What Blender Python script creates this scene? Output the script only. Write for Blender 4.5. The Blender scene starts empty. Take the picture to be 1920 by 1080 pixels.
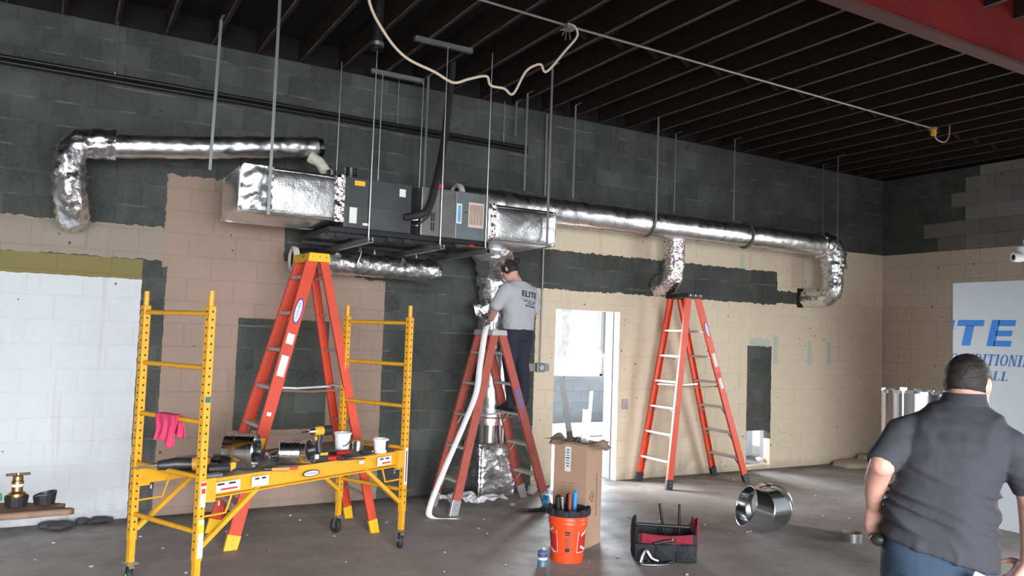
import bpy, bmesh, math, random
from mathutils import Vector, Matrix, Quaternion, noise
from mathutils.bvhtree import BVHTree

random.seed(7)
scene = bpy.context.scene
C = scene.collection
PI = math.pi

# ------------------------------------------------------------------ camera, world, lights, exposure
def make_camera():
    yaw, pit, rol, F = math.radians(29.8349), math.radians(3.4412), math.radians(2.0209), 1465.64
    f = Vector((math.sin(yaw) * math.cos(pit), math.cos(yaw) * math.cos(pit), math.sin(pit)))
    rt = Vector((math.cos(yaw), -math.sin(yaw), 0)); up = rt.cross(f)
    r2 = math.cos(rol) * rt + math.sin(rol) * up
    u2 = -math.sin(rol) * rt + math.cos(rol) * up
    cam = bpy.data.cameras.new('camera'); o = bpy.data.objects.new('camera', cam); C.objects.link(o)
    m = Matrix((r2, u2, -f)).transposed().to_4x4(); m.translation = Vector((0, 0, 1.69))
    o.matrix_world = m
    cam.sensor_width = 36.0; cam.lens = F / 1920 * 36.0; cam.clip_start = .05; cam.clip_end = 200
    scene.camera = o
make_camera()

w = bpy.data.worlds.new('sky'); scene.world = w; w.use_nodes = True
bg = w.node_tree.nodes['Background']; bg.inputs[0].default_value = (.86, .93, 1.0, 1); bg.inputs[1].default_value = 4.0

def area(name, loc, direction, sx, sy, power, col=(1, 1, 1), spread=180):
    l = bpy.data.lights.new(name, 'AREA'); l.shape = 'RECTANGLE'; l.size = sx; l.size_y = sy
    l.energy = power; l.color = col; l.spread = math.radians(spread)
    o = bpy.data.objects.new(name, l); C.objects.link(o); o.location = loc
    o.rotation_euler = Vector(direction).to_track_quat('-Z', 'Y').to_euler()
    return o
# daylight at the door and window openings; the back side one is added
area('daylight_front_door', (-.4, -4.9, 1.65), (.12, 1, -.62), 7.0, 3.1, 1250, (.94, .97, 1.0), 102)
area('daylight_side_door', (10.85, 1.6, 1.55), (-1, .3, -.55), 4.0, 2.9, 300, (.95, .98, 1.0), 130)
area('daylight_back_window', (8.55, 12.5, 1.75), (-.45, -1, -.22), 2.2, 1.5, 1500, (.95, .98, 1.0))
area('added_back_side_light', (3.9, 10.0, 1.6), (1, -.55, -.2), 2.4, 1.6, 950, (.95, .98, 1.0))  # added light at an unseen opening, thrown rightwards through the doorway

vs = scene.view_settings
vs.view_transform = 'Standard'; vs.look = 'None'; vs.gamma = 1.0; vs.exposure = -0.22; vs.use_curve_mapping = False

# ------------------------------------------------------------------ node / material helpers
def lin(r, g=None, b=None):
    if g is None: g = b = r
    def c(v):
        v /= 255.0
        return v / 12.92 if v <= .04045 else ((v + .055) / 1.055) ** 2.4
    return (c(r), c(g), c(b), 1)

class NT:
    def __init__(s, name):
        s.m = bpy.data.materials.new(name); s.m.use_nodes = True
        s.t = s.m.node_tree; s.b = s.t.nodes['Principled BSDF']
    def n(s, typ, **kw):
        nd = s.t.nodes.new(typ)
        for k, v in kw.items(): setattr(nd, k, v)
        return nd
    def put(s, sock, v):
        if isinstance(v, bpy.types.NodeSocket): s.t.links.new(v, sock)
        elif isinstance(v, (tuple, list)) and len(v) == 3 and sock.type == 'RGBA': sock.default_value = (*v, 1)
        else: sock.default_value = v
    def math(s, op, a, b=0.0, c=None):
        nd = s.n('ShaderNodeMath', operation=op); s.put(nd.inputs[0], a); s.put(nd.inputs[1], b)
        if c is not None: s.put(nd.inputs[2], c)
        return nd.outputs[0]
    def add(s, a, b): return s.math('ADD', a, b)
    def sub(s, a, b): return s.math('SUBTRACT', a, b)
    def mul(s, a, b): return s.math('MULTIPLY', a, b)
    def gt(s, a, b): return s.math('GREATER_THAN', a, b)
    def lt(s, a, b): return s.math('LESS_THAN', a, b)
    def mx(s, a, b): return s.math('MAXIMUM', a, b)
    def mix(s, f, a, b, mode='MIX'):
        nd = s.n('ShaderNodeMix', data_type='RGBA', blend_type=mode)
        s.put(nd.inputs[0], f); s.put(nd.inputs[6], a); s.put(nd.inputs[7], b)
        return nd.outputs[2]
    def noise(s, vec, scale, detail=3, rough=.55, out=0):
        nd = s.n('ShaderNodeTexNoise'); s.put(nd.inputs['Vector'], vec)
        nd.inputs['Scale'].default_value = scale; nd.inputs['Detail'].default_value = detail; nd.inputs['Roughness'].default_value = rough
        return nd.outputs[out]
    def voronoi(s, vec, scale, feature='F1', rnd=1.0):
        nd = s.n('ShaderNodeTexVoronoi', feature=feature); s.put(nd.inputs['Vector'], vec)
        nd.inputs['Scale'].default_value = scale; nd.inputs['Randomness'].default_value = rnd
        return nd
    def ramp(s, v, pts):
        nd = s.n('ShaderNodeValToRGB'); s.put(nd.inputs[0], v)
        e = nd.color_ramp.elements
        while len(e) < len(pts): e.new(.5)
        for q, (p, c) in zip(e, pts): q.position = p; q.color = c if len(c) == 4 else (*c, 1)
        return nd.outputs[0]
    def mr(s, v, a, b, c=0.0, d=1.0):
        nd = s.n('ShaderNodeMapRange'); s.put(nd.inputs[0], v)
        for i, q in enumerate((a, b, c, d)): nd.inputs[i + 1].default_value = q
        return nd.outputs[0]
    def pos(s): return s.n('ShaderNodeNewGeometry').outputs['Position']
    def obj(s): return s.n('ShaderNodeTexCoord').outputs['Object']
    def sep(s, v):
        nd = s.n('ShaderNodeSeparateXYZ'); s.put(nd.inputs[0], v); return nd.outputs
    def comb(s, x, y, z):
        nd = s.n('ShaderNodeCombineXYZ')
        for i, q in enumerate((x, y, z)): s.put(nd.inputs[i], q)
        return nd.outputs[0]
    def bump(s, h, strength=.3, dist=.01):
        nd = s.n('ShaderNodeBump'); s.put(nd.inputs['Height'], h)
        nd.inputs['Strength'].default_value = strength; nd.inputs['Distance'].default_value = dist
        s.t.links.new(nd.outputs[0], s.b.inputs['Normal'])
    def set(s, **kw):
        for k, v in kw.items(): s.put(s.b.inputs[k.replace('_', ' ')], v)

MATS = {}
def mat(name, col, rough=.6, metal=0.0, var=.12, vscale=8, bump=0.0, bscale=60, coat=0.0, dirt=0.0):
    """plain coloured surface with a little procedural unevenness"""
    if name in MATS: return MATS[name]
    k = NT(name); v = k.obj()
    nz = k.noise(v, vscale, 4)
    c0 = tuple(max(0, x * (1 - var)) for x in col[:3]); c1 = tuple(min(1, x * (1 + var)) for x in col[:3])
    base = k.mix(nz, c0, c1)
    if dirt:
        d = k.mr(k.noise(v, vscale * 2.3, 6, .7), .52, .66)
        base = k.mix(k.mul(d, dirt), base, (.05, .045, .04))
    k.set(Base_Color=base, Roughness=k.mr(nz, 0, 1, max(.03, rough - .07), min(1, rough + .07)), Metallic=metal)
    if coat: k.set(Coat_Weight=coat)
    if bump: k.bump(k.noise(v, bscale, 4), bump, .004)
    MATS[name] = k.m
    return k.m

def foil_mat(name, scale=22.0, strength=.7, rough=.2, tint=(.83, .83, .85)):
    k = NT(name); v = k.obj()
    a = k.noise(v, scale, 3, .6); vo = k.voronoi(v, scale * .8)
    b = k.noise(v, scale * .25, 2)
    h = k.add(k.mul(a, .6), k.add(k.mul(vo.outputs['Distance'], .5), k.mul(b, .8)))
    k.set(Base_Color=k.mix(b, tuple(x * .86 for x in tint), tint), Metallic=1.0, Roughness=k.mr(a, .2, .8, rough * .7, rough * 1.4))
    k.bump(h, strength, .02)
    return k.m

def quilt_mat(name):
    k = NT(name); v = k.obj(); x, y, z = k.sep(v)
    q = k.math('SINE', k.mul(k.add(x, k.mul(z, 1.6)), 330)); q2 = k.math('SINE', k.mul(k.sub(x, k.mul(z, 1.6)), 330))
    nz = k.noise(v, 9, 3); n2 = k.noise(v, 30, 3)
    h = k.add(k.mul(k.mul(q, q2), .05), k.add(k.mul(nz, .9), k.mul(n2, .28)))
    k.set(Base_Color=(.84, .84, .85), Metallic=1.0, Roughness=.30)
    k.bump(h, .34, .02)
    return k.m

def wood_dark():
    k = NT('old_joist_wood'); v = k.pos(); x, y, z = k.sep(v)
    st = k.comb(k.mul(x, 9), k.mul(y, .7), k.mul(z, 9))
    nz = k.noise(st, 3.0, 5, .65); big = k.noise(v, .9, 3)
    c = k.mix(nz, (.006, .0021, .0017), (.024, .0062, .004))
    c = k.mix(k.mul(big, .6), c, (.010, .0035, .003))
    # thin paler line along one bottom edge of each joist
    pale_edge = k.mul(k.mul(k.lt(z, 4.2725), k.lt(k.math('FRACT', k.math('DIVIDE', k.add(x, 16.154), .4)), .035)), k.mr(k.noise(st, 6, 4), .35, .6, .15, .85))
    c = k.mix(pale_edge, c, (.16, .12, .105))
    k.set(Base_Color=c, Roughness=.8); k.bump(nz, .4, .01)
    return k.m

def floor_mat():
    k = NT('stained_concrete'); v = k.pos(); x, y, z = k.sep(v)
    n1 = k.noise(v, .55, 5, .6); n2 = k.noise(v, 3.1, 6, .65); n3 = k.noise(v, 42, 3)
    c = k.mix(k.mr(n1, .3, .7), (.255, .222, .205), (.440, .410, .398))
    c = k.mix(k.mr(n2, .4, .8, 0, .5), c, (.135, .115, .106))
    c = k.mix(k.mr(n3, .55, .8, 0, .35), c, (.30, .28, .27))
    # darker strip along the foot of the block wall
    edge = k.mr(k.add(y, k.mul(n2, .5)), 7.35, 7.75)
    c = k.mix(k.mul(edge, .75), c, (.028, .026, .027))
    pv = k.voronoi(v, 7.0); c = k.mix(k.mul(k.lt(pv.outputs['Distance'], .045), .7), c, (.42, .40, .37))
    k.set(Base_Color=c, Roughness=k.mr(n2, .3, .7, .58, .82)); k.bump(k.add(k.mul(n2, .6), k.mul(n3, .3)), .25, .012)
    return k.m

COURSE, BLK, Z0 = .2032, .4064, .0630      # block course, block length, height of the first joint

def block_mat(name, side):
    """raw and painted concrete block; paint fields have ragged brushed edges of their own"""
    k = NT(name); P = k.pos(); X, Y, Z = k.sep(P)
    u = X if side == 'back' else Y
    ph = .85 if side == 'back' else .97
    row = k.math('FLOOR', k.math('DIVIDE', k.sub(Z, Z0), COURSE))
    par = k.math('MODULO', k.add(row, 40), 2.0)
    col = k.math('FLOOR', k.sub(k.add(k.math('DIVIDE', u, BLK), k.mul(par, .5)), ph))
    wn = k.n('ShaderNodeTexWhiteNoise', noise_dimensions='3D'); k.put(wn.inputs['Vector'], k.comb(col, row, .5))
    rnd = wn.outputs['Value']
    grain = k.noise(P, 55, 4, .7); soft = k.noise(P, 2.2, 4, .6); mid = k.noise(P, 9, 4, .6)
    raw = k.mix(rnd, (.048, .053, .047), (.088, .095, .086))
    raw = k.mix(k.mr(soft, .35, .62, 0, .75), raw, (.026, .029, .025))
    raw = k.mix(k.mr(k.noise(k.comb(k.mul(X, 1.0), k.mul(Y, 1.0), k.mul(Z, .45)), 6.5, 5, .65), .5, .75, 0, .5), raw, (.085, .082, .070))
    fz = k.math('FRACT', k.math('DIVIDE', k.sub(Z, Z0), COURSE)); jn_ = k.mul(k.gt(k.math('ABSOLUTE', k.sub(fz, .5)), .462), k.mr(k.noise(P, 3.3, 3), .48, .62))
    raw = k.mix(k.mul(jn_, .8), raw, (.15, .15, .135))
    raw = k.mix(k.mr(grain, .45, .75, 0, .5), raw, (.095, .10, .09))
    # wobbling copies of the coordinates make the brush edges
    e1 = k.sub(k.noise(P, 5.5, 3), .5); e2 = k.sub(k.noise(k.comb(k.add(X, 31), Y, Z), 17, 3), .5)
    wob = k.add(k.mul(e1, .07), k.mul(e2, .05))
    a = k.add(u, wob); z = k.add(Z, k.add(k.mul(e2, .06), k.mul(e1, .05)))
    def rect(x0, x1, z0, z1, aa=None, zz=None):
        aa = aa or a; zz = zz or z
        return k.mul(k.mul(k.gt(aa, x0), k.lt(aa, x1)), k.mul(k.gt(zz, z0), k.lt(zz, z1)))
    def paint(c, m, colour, v=.10):
        p = k.mix(k.mul(mid, 1.0), tuple(q * (1 - v) for q in colour), tuple(min(1, q * (1 + v)) for q in colour))
        return k.mix(m, c, p)
    c = raw
    if side == 'back':
        zs = k.add(Z, k.mul(e2, .02)); us = k.add(u, k.mul(e2, .02))
        c = paint(c, rect(-9, .745, 2.24, 2.53), (.27, .232, .18))
        c = paint(c, rect(-9, .590, 2.06, 2.235, us, zs), (.19, .162, .058))
        c = paint(c, rect(-9, .590, -1, 2.06, us, zs), (.57, .585, .61), .05)
        pink = (.31, .218, .170)
        m = k.mx(rect(.785, 2.84, -1, 2.20, us), rect(.745, 1.80, 2.18, 3.02))
        m = k.mx(m, rect(1.3, 2.5, 2.15, 2.32))
        m = k.mul(m, k.sub(1.0, rect(1.42, 2.28, .72, 1.76, us, zs)))
        c = paint(c, m, pink, .08)
        cream = (.655, .55, .41)
        slope = k.add(3.005, k.mul(k.sub(u, 4.9), .0175))
        m = k.mul(k.mul(k.gt(us, 4.655), k.lt(Z, k.add(slope, k.mul(e2, .01)))), 1.0)
        m = k.mul(m, k.sub(1.0, rect(4.4, 8.56, 2.235, 2.69)))
        m = k.mul(m, k.sub(1.0, rect(8.4, 9.10, 2.265, 2.435)))
        m = k.mul(m, k.sub(1.0, rect(8.01, 8.475, .40, 1.66, us, zs)))
        c = paint(c, m, cream, .06)
        teal = (.40, .47, .42)
        tl = k.mx(rect(8.50, 8.60, 1.42, 1.80), k.mx(rect(9.20, 9.29, 1.42, 1.75), rect(9.62, 9.70, 1.42, 1.75)))
        tl = k.mx(tl, k.mx(rect(7.85, 7.92, 2.70, 2.88), rect(8.05, 8.45, 1.66, 1.76)))
        c = k.mix(k.mul(tl, .75), c, teal)
    else:
        clean = k.lt(k.mul(k.add(col, 1.2), BLK), k.sub(6.75, k.mul(k.sub(k.mul(row, COURSE), 3.1), .75)))
        c = k.mix(k.mul(clean, .75), c, k.mix(rnd, (.17, .165, .16), (.27, .26, .25)))
        m = k.lt(Z, k.add(3.105, k.mul(e2, .012)))
        c = paint(c, m, (.56, .465, .36), .06)
    # rust runs, anchor holes and dirt specks, darker towards the bottom
    run = k.noise(k.comb(k.mul(u, 7), .5, k.mul(Z, .35)), 1.6, 4, .6)
    c = k.mix(k.mr(run, .6, .78, 0, .25), c, (.17, .13, .095))
    hv = k.voronoi(k.comb(k.mul(u, 1.0), .37, k.mul(Z, .8)), 5.2)
    hole = k.lt(k.add(hv.outputs['Distance'], k.mul(k.noise(P, 40, 2), .08)), .092)
    c = k.mix(k.mul(hole, .9), c, (.03, .024, .02))
    hv2 = k.voronoi(k.comb(u, 2.4, Z), 11); hole2 = k.lt(k.add(hv2.outputs['Distance'], k.mul(k.noise(P, 60, 2), .13)), .145)
    c = k.mix(k.mul(hole2, k.mul(k.gt(k.noise(P, 3.1, 3), .53), k.gt(u, 4.6))), c, (.09, .07, .055))
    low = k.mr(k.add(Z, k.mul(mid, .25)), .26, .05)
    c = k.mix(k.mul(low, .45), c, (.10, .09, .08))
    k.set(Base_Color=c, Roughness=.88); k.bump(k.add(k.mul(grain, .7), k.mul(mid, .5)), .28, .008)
    return k.m

M = {}
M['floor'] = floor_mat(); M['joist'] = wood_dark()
M['block_back'] = block_mat('block_wall_back', 'back'); M['block_right'] = block_mat('block_wall_right', 'right')
M['mortar'] = mat('grey_mortar', (.16, .16, .15), .95, bump=.3)
M['deck'] = mat('dark_roof_boards', (.005, .0025, .002), .9)
M['plain_wall'] = mat('plain_grey_wall', (.30, .29, .27), .9)
M['red_steel'] = mat('red_primer_steel', (.19, .010, .008), .55, var=.25, vscale=3, dirt=.3)
M['foil'] = foil_mat('crumpled_foil', 22, .5, .27, (.88, .88, .90))
M['foil_smooth'] = foil_mat('smooth_foil_wrap', 9, .35, .30, (.88, .88, .89))
M['quilt'] = quilt_mat('quilted_foil')
M['pinkfoil'] = foil_mat('pink_reflecting_tape', 36, .7, .26, (.88, .80, .82))
M['galv'] = foil_mat('galvanised_sheet', 4, .10, .16, (.72, .75, .77))
M['zinc'] = mat('zinc_plated', (.55, .56, .57), .38, 1.0)
M['strap'] = mat('hanger_strap', (.22, .23, .23), .5, .75)
M['alu'] = mat('ladder_aluminium', (.60, .60, .61), .42, .85, dirt=.15)
M['black_iron'] = mat('black_iron', (.018, .018, .02), .45, .5)
M['rubber'] = mat('black_rubber', (.015, .015, .016), .7)
M['white_fluff'] = mat('white_insulation', (.62, .58, .52), 1.0, bump=1.0, bscale=30)
M['hole'] = mat('dark_opening', (.006, .006, .006), .95)
M['unit_dark'] = mat('charcoal_cabinet', (.050, .056, .058), .42, .3)
M['unit_grey'] = mat('grey_cabinet', (.20, .225, .235), .38, .55)
M['unit_grey_b'] = mat('warm_grey_cabinet', (.30, .30, .29), .30, .7)
M['yellow'] = mat('scaffold_yellow', (.66, .315, .014), .45, var=.10, dirt=.25)
M['orange'] = mat('ladder_orange', (.56, .050, .018), .5, var=.10, dirt=.15)
M['orange_red'] = mat('ladder_worn_red', (.40, .085, .060), .6, var=.15, dirt=.35)
M['orange_new'] = mat('ladder_bright_orange', (.66, .060, .014), .45, var=.06)
M['cap_yellow'] = mat('ladder_cap_yellow', (.78, .44, .01), .45)
M['cap_black'] = mat('ladder_cap_black', (.014, .014, .015), .5)
M['cap_grey'] = mat('ladder_cap_grey', (.46, .44, .40), .55, dirt=.3)
M['deck_ply'] = mat('platform_boards', (.22, .18, .155), .8, var=.3, vscale=5)
M['white_plastic'] = mat('white_plastic', (.74, .75, .76), .4)
M['white_paper'] = mat('white_paper', (.76, .76, .77), .8)
M['label_white'] = mat('label_white', (.70, .69, .66), .7)
M['label_yellow'] = mat('label_yellow', (.80, .46, .01), .6)
M['label_red'] = mat('label_red', (.55, .03, .04), .6)
M['label_blue'] = mat('label_blue', (.10, .34, .62), .6)
M['ink'] = mat('dark_ink', (.02, .02, .025), .7)
M['ink_blue'] = mat('sign_blue', (.012, .19, .62), .5, var=.04)
M['logo_blue'] = mat('logo_blue', (.05, .05, .33), .5)
M['card'] = mat('brown_cardboard', (.40, .255, .175), .85, var=.08, vscale=4)
M['card_in'] = mat('cardboard_inside', (.34, .22, .15), .9)
M['bucket'] = mat('orange_bucket', (.80, .070, .012), .42, var=.05)
M['cloth_black'] = mat('black_nylon', (.016, .017, .022), .75, bump=.4, bscale=200)
M['cloth_red'] = mat('maroon_nylon', (.26, .012, .035), .8, bump=.4, bscale=200)
M['pink_rag'] = mat('pink_cloth', (.62, .045, .13), .9, bump=.4, bscale=120)
M['brass'] = mat('brass', (.60, .36, .16), .35, 1.0)
M['brown_steel'] = mat('brown_steel', (.16, .09, .07), .5, .6)
M['plank'] = mat('weathered_plank', (.24, .15, .10), .85, var=.4, vscale=14)
M['skin'] = mat('skin', (.56, .30, .235), .55, var=.08, vscale=14)
M['hair'] = mat('dark_hair', (.014, .008, .007), .6, bump=1.0, bscale=160)
M['shirt_grey'] = mat('heather_grey_shirt', (.40, .41, .43), .9, var=.08, bump=.25, bscale=45)
M['shirt_dark'] = mat('charcoal_shirt', (.034, .034, .042), .85, var=.10, bump=.3, bscale=30)
M['jeans_dark'] = mat('dark_jeans', (.016, .020, .034), .85, var=.2, bump=.3, bscale=60)
M['jeans_blue'] = mat('blue_jeans', (.022, .044, .078), .85, var=.25, vscale=12, bump=.3, bscale=80)
M['cap_maroon'] = mat('maroon_headwear', (.06, .018, .018), .8)
M['yellow_tool'] = mat('tool_yellow', (.60, .32, .03), .45)
M['black_plastic'] = mat('black_plastic', (.02, .02, .021), .45)
M['red_plastic'] = mat('red_plastic', (.50, .02, .018), .45)
M['blue_plastic'] = mat('blue_plastic', (.02, .26, .62), .4)
M['wood_handle'] = mat('wood_handle', (.45, .22, .06), .5)
M['steel'] = mat('bright_steel', (.62, .62, .63), .28, 1.0)
M['pvc'] = mat('white_pipe', (.70, .69, .70), .4)
M['sign_white'] = mat('white_sign_panel', (.50, .54, .58), .45, var=.03)
M['cable_white'] = mat('cream_cable', (.58, .47, .37), .6)
M['conduit'] = mat('dull_conduit', (.30, .28, .27), .5, .7)
M['green'] = mat('green_plastic', (.02, .28, .10), .5)
M['rubble'] = mat('dark_rubble', (.055, .053, .056), .95, bump=.8)
M['rubble_light'] = mat('pale_chip', (.50, .47, .44), .95, bump=.5)
M['can_blue'] = mat('blue_can_print', (.16, .27, .38), .35, .5, var=.4, vscale=30)
M['slab'] = mat('pale_concrete', (.44, .37, .28), .9, bump=.5)
def glass_mat(name, tint=(.9, .95, 1.0), gloss=.08):
    k = NT(name); tr = k.n('ShaderNodeBsdfTransparent'); tr.inputs[0].default_value = (*tint, 1)
    gl = k.n('ShaderNodeBsdfGlossy'); gl.inputs['Roughness'].default_value = .05
    mxn = k.n('ShaderNodeMixShader'); mxn.inputs[0].default_value = gloss
    k.t.links.new(tr.outputs[0], mxn.inputs[1]); k.t.links.new(gl.outputs[0], mxn.inputs[2])
    k.t.links.new(mxn.outputs[0], k.t.nodes['Material Output'].inputs[0])
    return k.m
M['pane'] = glass_mat('window_pane')
M['clear'] = glass_mat('clear_plastic', (.80, .86, .92), .22)
M['clear_blue'] = glass_mat('blue_clear_plastic', (.30, .48, .80), .20)
def sheet_mat():
    k = NT('plastic_sheet'); k.set(Base_Color=(.82, .84, .86), Roughness=.35)
    k.bump(k.noise(k.obj(), 9, 5, .7), .8, .03)
    return k.m
M['sheet'] = sheet_mat()

# ------------------------------------------------------------------ mesh helpers
class MB:
    def __init__(s): s.v = []; s.f = []
    def _add(s, vs, fs):
        o = len(s.v); s.v += [Vector(q) for q in vs]; s.f += [tuple(i + o for i in f) for f in fs]; return s
    def box(s, c, size, rot=None):
        c = Vector(c); hx, hy, hz = (q / 2 for q in size)
        R = rot if rot is not None else Matrix.Identity(3)
        vs = [c + R @ Vector((x, y, z)) for z in (-hz, hz) for y in (-hy, hy) for x in (-hx, hx)]
        return s._add(vs, [(0, 2, 3, 1), (4, 5, 7, 6), (0, 1, 5, 4), (2, 6, 7, 3), (0, 4, 6, 2), (1, 3, 7, 5)])
    def bar(s, p0, p1, w, h, up=(0, 0, 1)):
        p0, p1 = Vector(p0), Vector(p1); t = (p1 - p0).normalized(); up = Vector(up)
        if abs(t.dot(up.normalized())) > .98: up = Vector((0, 1, 0))
        a = t.cross(up).normalized(); b = a.cross(t).normalized()
        vs = [p + a * (i * w / 2) + b * (j * h / 2) for p in (p0, p1) for i, j in ((-1, -1), (1, -1), (1, 1), (-1, 1))]
        return s._add(vs, [(0, 1, 2, 3), (7, 6, 5, 4), (0, 4, 5, 1), (1, 5, 6, 2), (2, 6, 7, 3), (3, 7, 4, 0)])
    def profile(s, p0, p1, poly, a, b):
        """extrude polygon poly (in axes a, b) from p0 to p1"""
        p0, p1, a, b = Vector(p0), Vector(p1), Vector(a), Vector(b); n = len(poly)
        vs = [p + a * x + b * y for p in (p0, p1) for x, y in poly]
        return s._add(vs, [tuple(range(n))[::-1], tuple(range(n, 2 * n))] + [(i, (i + 1) % n, n + (i + 1) % n, n + i) for i in range(n)])
    def tube(s, pts, r, seg=12, cap=True, fn=None, ry=None):
        pts = [Vector(p) for p in pts]; n = len(pts)
        rs = r if isinstance(r, (list, tuple)) else [r] * n
        t = [(pts[min(i + 1, n - 1)] - pts[max(i - 1, 0)]).normalized() for i in range(n)]
        up = Vector((0, 0, 1)) if abs(t[0].z) < .9 else Vector((0, 1, 0))
        a = t[0].cross(up).normalized(); vs = []
        for i in range(n):
            a = (a - t[i] * a.dot(t[i])).normalized(); b = t[i].cross(a)
            for j in range(seg):
                an = 2 * PI * j / seg; d = a * math.cos(an) + b * math.sin(an)
                rr = rs[i]
                p = pts[i] + d * rr
                if fn: p = p + d * fn(p, i, j)
                vs.append(p)
        fs = [(i * seg + j, i * seg + (j + 1) % seg, (i + 1) * seg + (j + 1) % seg, (i + 1) * seg + j) for i in range(n - 1) for j in range(seg)]
        if cap: fs += [tuple(range(seg))[::-1], tuple((n - 1) * seg + j for j in range(seg))]
        return s._add(vs, fs)
    def lathe(s, prof, origin=(0, 0, 0), axis=(0, 0, 1), seg=24, cap=True):
        ax = Vector(axis).normalized(); q = Vector((0, 0, 1)).rotation_difference(ax); o = Vector(origin)
        vs = [o + q @ Vector((r * math.cos(2 * PI * j / seg), r * math.sin(2 * PI * j / seg), z)) for r, z in prof for j in range(seg)]
        n = len(prof)
        fs = [(i * seg + j, i * seg + (j + 1) % seg, (i + 1) * seg + (j + 1) % seg, (i + 1) * seg + j) for i in range(n - 1) for j in range(seg)]
        if cap: fs += [tuple(range(seg))[::-1], tuple((n - 1) * seg + j for j in range(seg))]
        return s._add(vs, fs)
    def loft(s, rings, seg=28, p=2.3):
        """rings: (centre, half-axis a, half-axis b); superellipse sections, capped"""
        vs = []
        for c, a, b in rings:
            c, a, b = Vector(c), Vector(a), Vector(b)
            for j in range(seg):
                t = 2 * PI * j / seg; co, si = math.cos(t), math.sin(t)
                vs.append(c + a * (math.copysign(abs(co) ** (2 / p), co)) + b * (math.copysign(abs(si) ** (2 / p), si)))
        n = len(rings)
        fs = [(i * seg + j, i * seg + (j + 1) % seg, (i + 1) * seg + (j + 1) % seg, (i + 1) * seg + j) for i in range(n - 1) for j in range(seg)]
        fs += [tuple(range(seg))[::-1], tuple((n - 1) * seg + j for j in range(seg))]
        return s._add(vs, fs)
    def ell(s, c, a, b, d, n=14, m=20):
        c, a, b, d = Vector(c), Vector(a), Vector(b), Vector(d)
        vs = [c + d]
        for i in range(1, n):
            ph = PI * i / n
            vs += [c + d * math.cos(ph) + (a * math.cos(2 * PI * j / m) + b * math.sin(2 * PI * j / m)) * math.sin(ph) for j in range(m)]
        vs.append(c - d); L = len(vs) - 1
        fs = [(0, 1 + j, 1 + (j + 1) % m) for j in range(m)]
        fs += [(1 + i * m + j, 1 + (i + 1) * m + j, 1 + (i + 1) * m + (j + 1) % m, 1 + i * m + (j + 1) % m) for i in range(n - 2) for j in range(m)]
        fs += [(1 + (n - 2) * m + (j + 1) % m, 1 + (n - 2) * m + j, L) for j in range(m)]
        return s._add(vs, fs)
    def limb(s, pts, rs, seg=18):
        """tapered limb with round ends"""
        pts = [Vector(p) for p in pts]
        s.tube(pts, list(rs), seg)
        for p, r in ((pts[0], rs[0]), (pts[-1], rs[-1])): s.ell(p, (r, 0, 0), (0, r, 0), (0, 0, r), 8, 12)
        return s
    def grid(s, fn, nu, nv):
        vs = [fn(i / nu, j / nv) for j in range(nv + 1) for i in range(nu + 1)]
        return s._add(vs, [(j * (nu + 1) + i, j * (nu + 1) + i + 1, (j + 1) * (nu + 1) + i + 1, (j + 1) * (nu + 1) + i) for j in range(nv) for i in range(nu)])
    def mesh(s, name, smooth=True, angle=38, fix=True):
        me = bpy.data.meshes.new(name); me.from_pydata([tuple(q) for q in s.v], [], s.f); me.validate()
        if fix:
            bm = bmesh.new(); bm.from_mesh(me); bmesh.ops.recalc_face_normals(bm, faces=bm.faces); bm.to_mesh(me); bm.free()
        if smooth:
            me.polygons.foreach_set('use_smooth', [True] * len(me.polygons)); me.set_sharp_from_angle(angle=math.radians(angle))
        me.update()
        return me
    def build(s, name, material, parent=None, local=False, smooth=True, angle=38, bevel=0.0, solid=0.0):
        """one mesh object; vertices are world coordinates unless local (then relative to the parent)"""
        if parent is None:
            xs = [q.x for q in s.v]; ys = [q.y for q in s.v]; zs = [q.z for q in s.v]
            off = Vector(((min(xs) + max(xs)) / 2, (min(ys) + max(ys)) / 2, min(zs)))
        elif local: off = Vector((0, 0, 0))
        else: off = wloc(parent)
        s.v = [q - off for q in s.v]
        return link(name, s.mesh(name, smooth, angle), material, parent, off if parent is None else None, bevel, solid)

def wloc(o):
    p = Vector((0, 0, 0))
    while o is not None: p += o.location; o = o.parent
    return p
def link(name, me, material, parent=None, loc=None, bevel=0.0, solid=0.0):
    o = bpy.data.objects.new(name, me); C.objects.link(o)
    if material is not None and not me.materials: me.materials.append(material)
    if parent is not None: o.parent = parent
    if loc is not None: o.location = loc
    if solid:
        m = o.modifiers.new('thickness', 'SOLIDIFY'); m.thickness = solid; m.offset = 0
    if bevel:
        m = o.modifiers.new('bevel', 'BEVEL'); m.width = bevel; m.segments = 2; m.limit_method = 'ANGLE'
    return o
def tag(o, label, cat, group=None):
    o['label'] = label; o['category'] = cat
    if group: o['group'] = group
    return o
def thing(name, label, cat, loc=(0, 0, 0), rz=0.0, group=None):
    o = bpy.data.objects.new(name, None); o.empty_display_size = .1; C.objects.link(o)
    o.location = loc; o.rotation_euler = (0, 0, rz)
    return tag(o, label, cat, group)
def struct(o): o['kind'] = 'structure'; return o
def lab(o, label): o['label'] = label; return o

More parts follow.
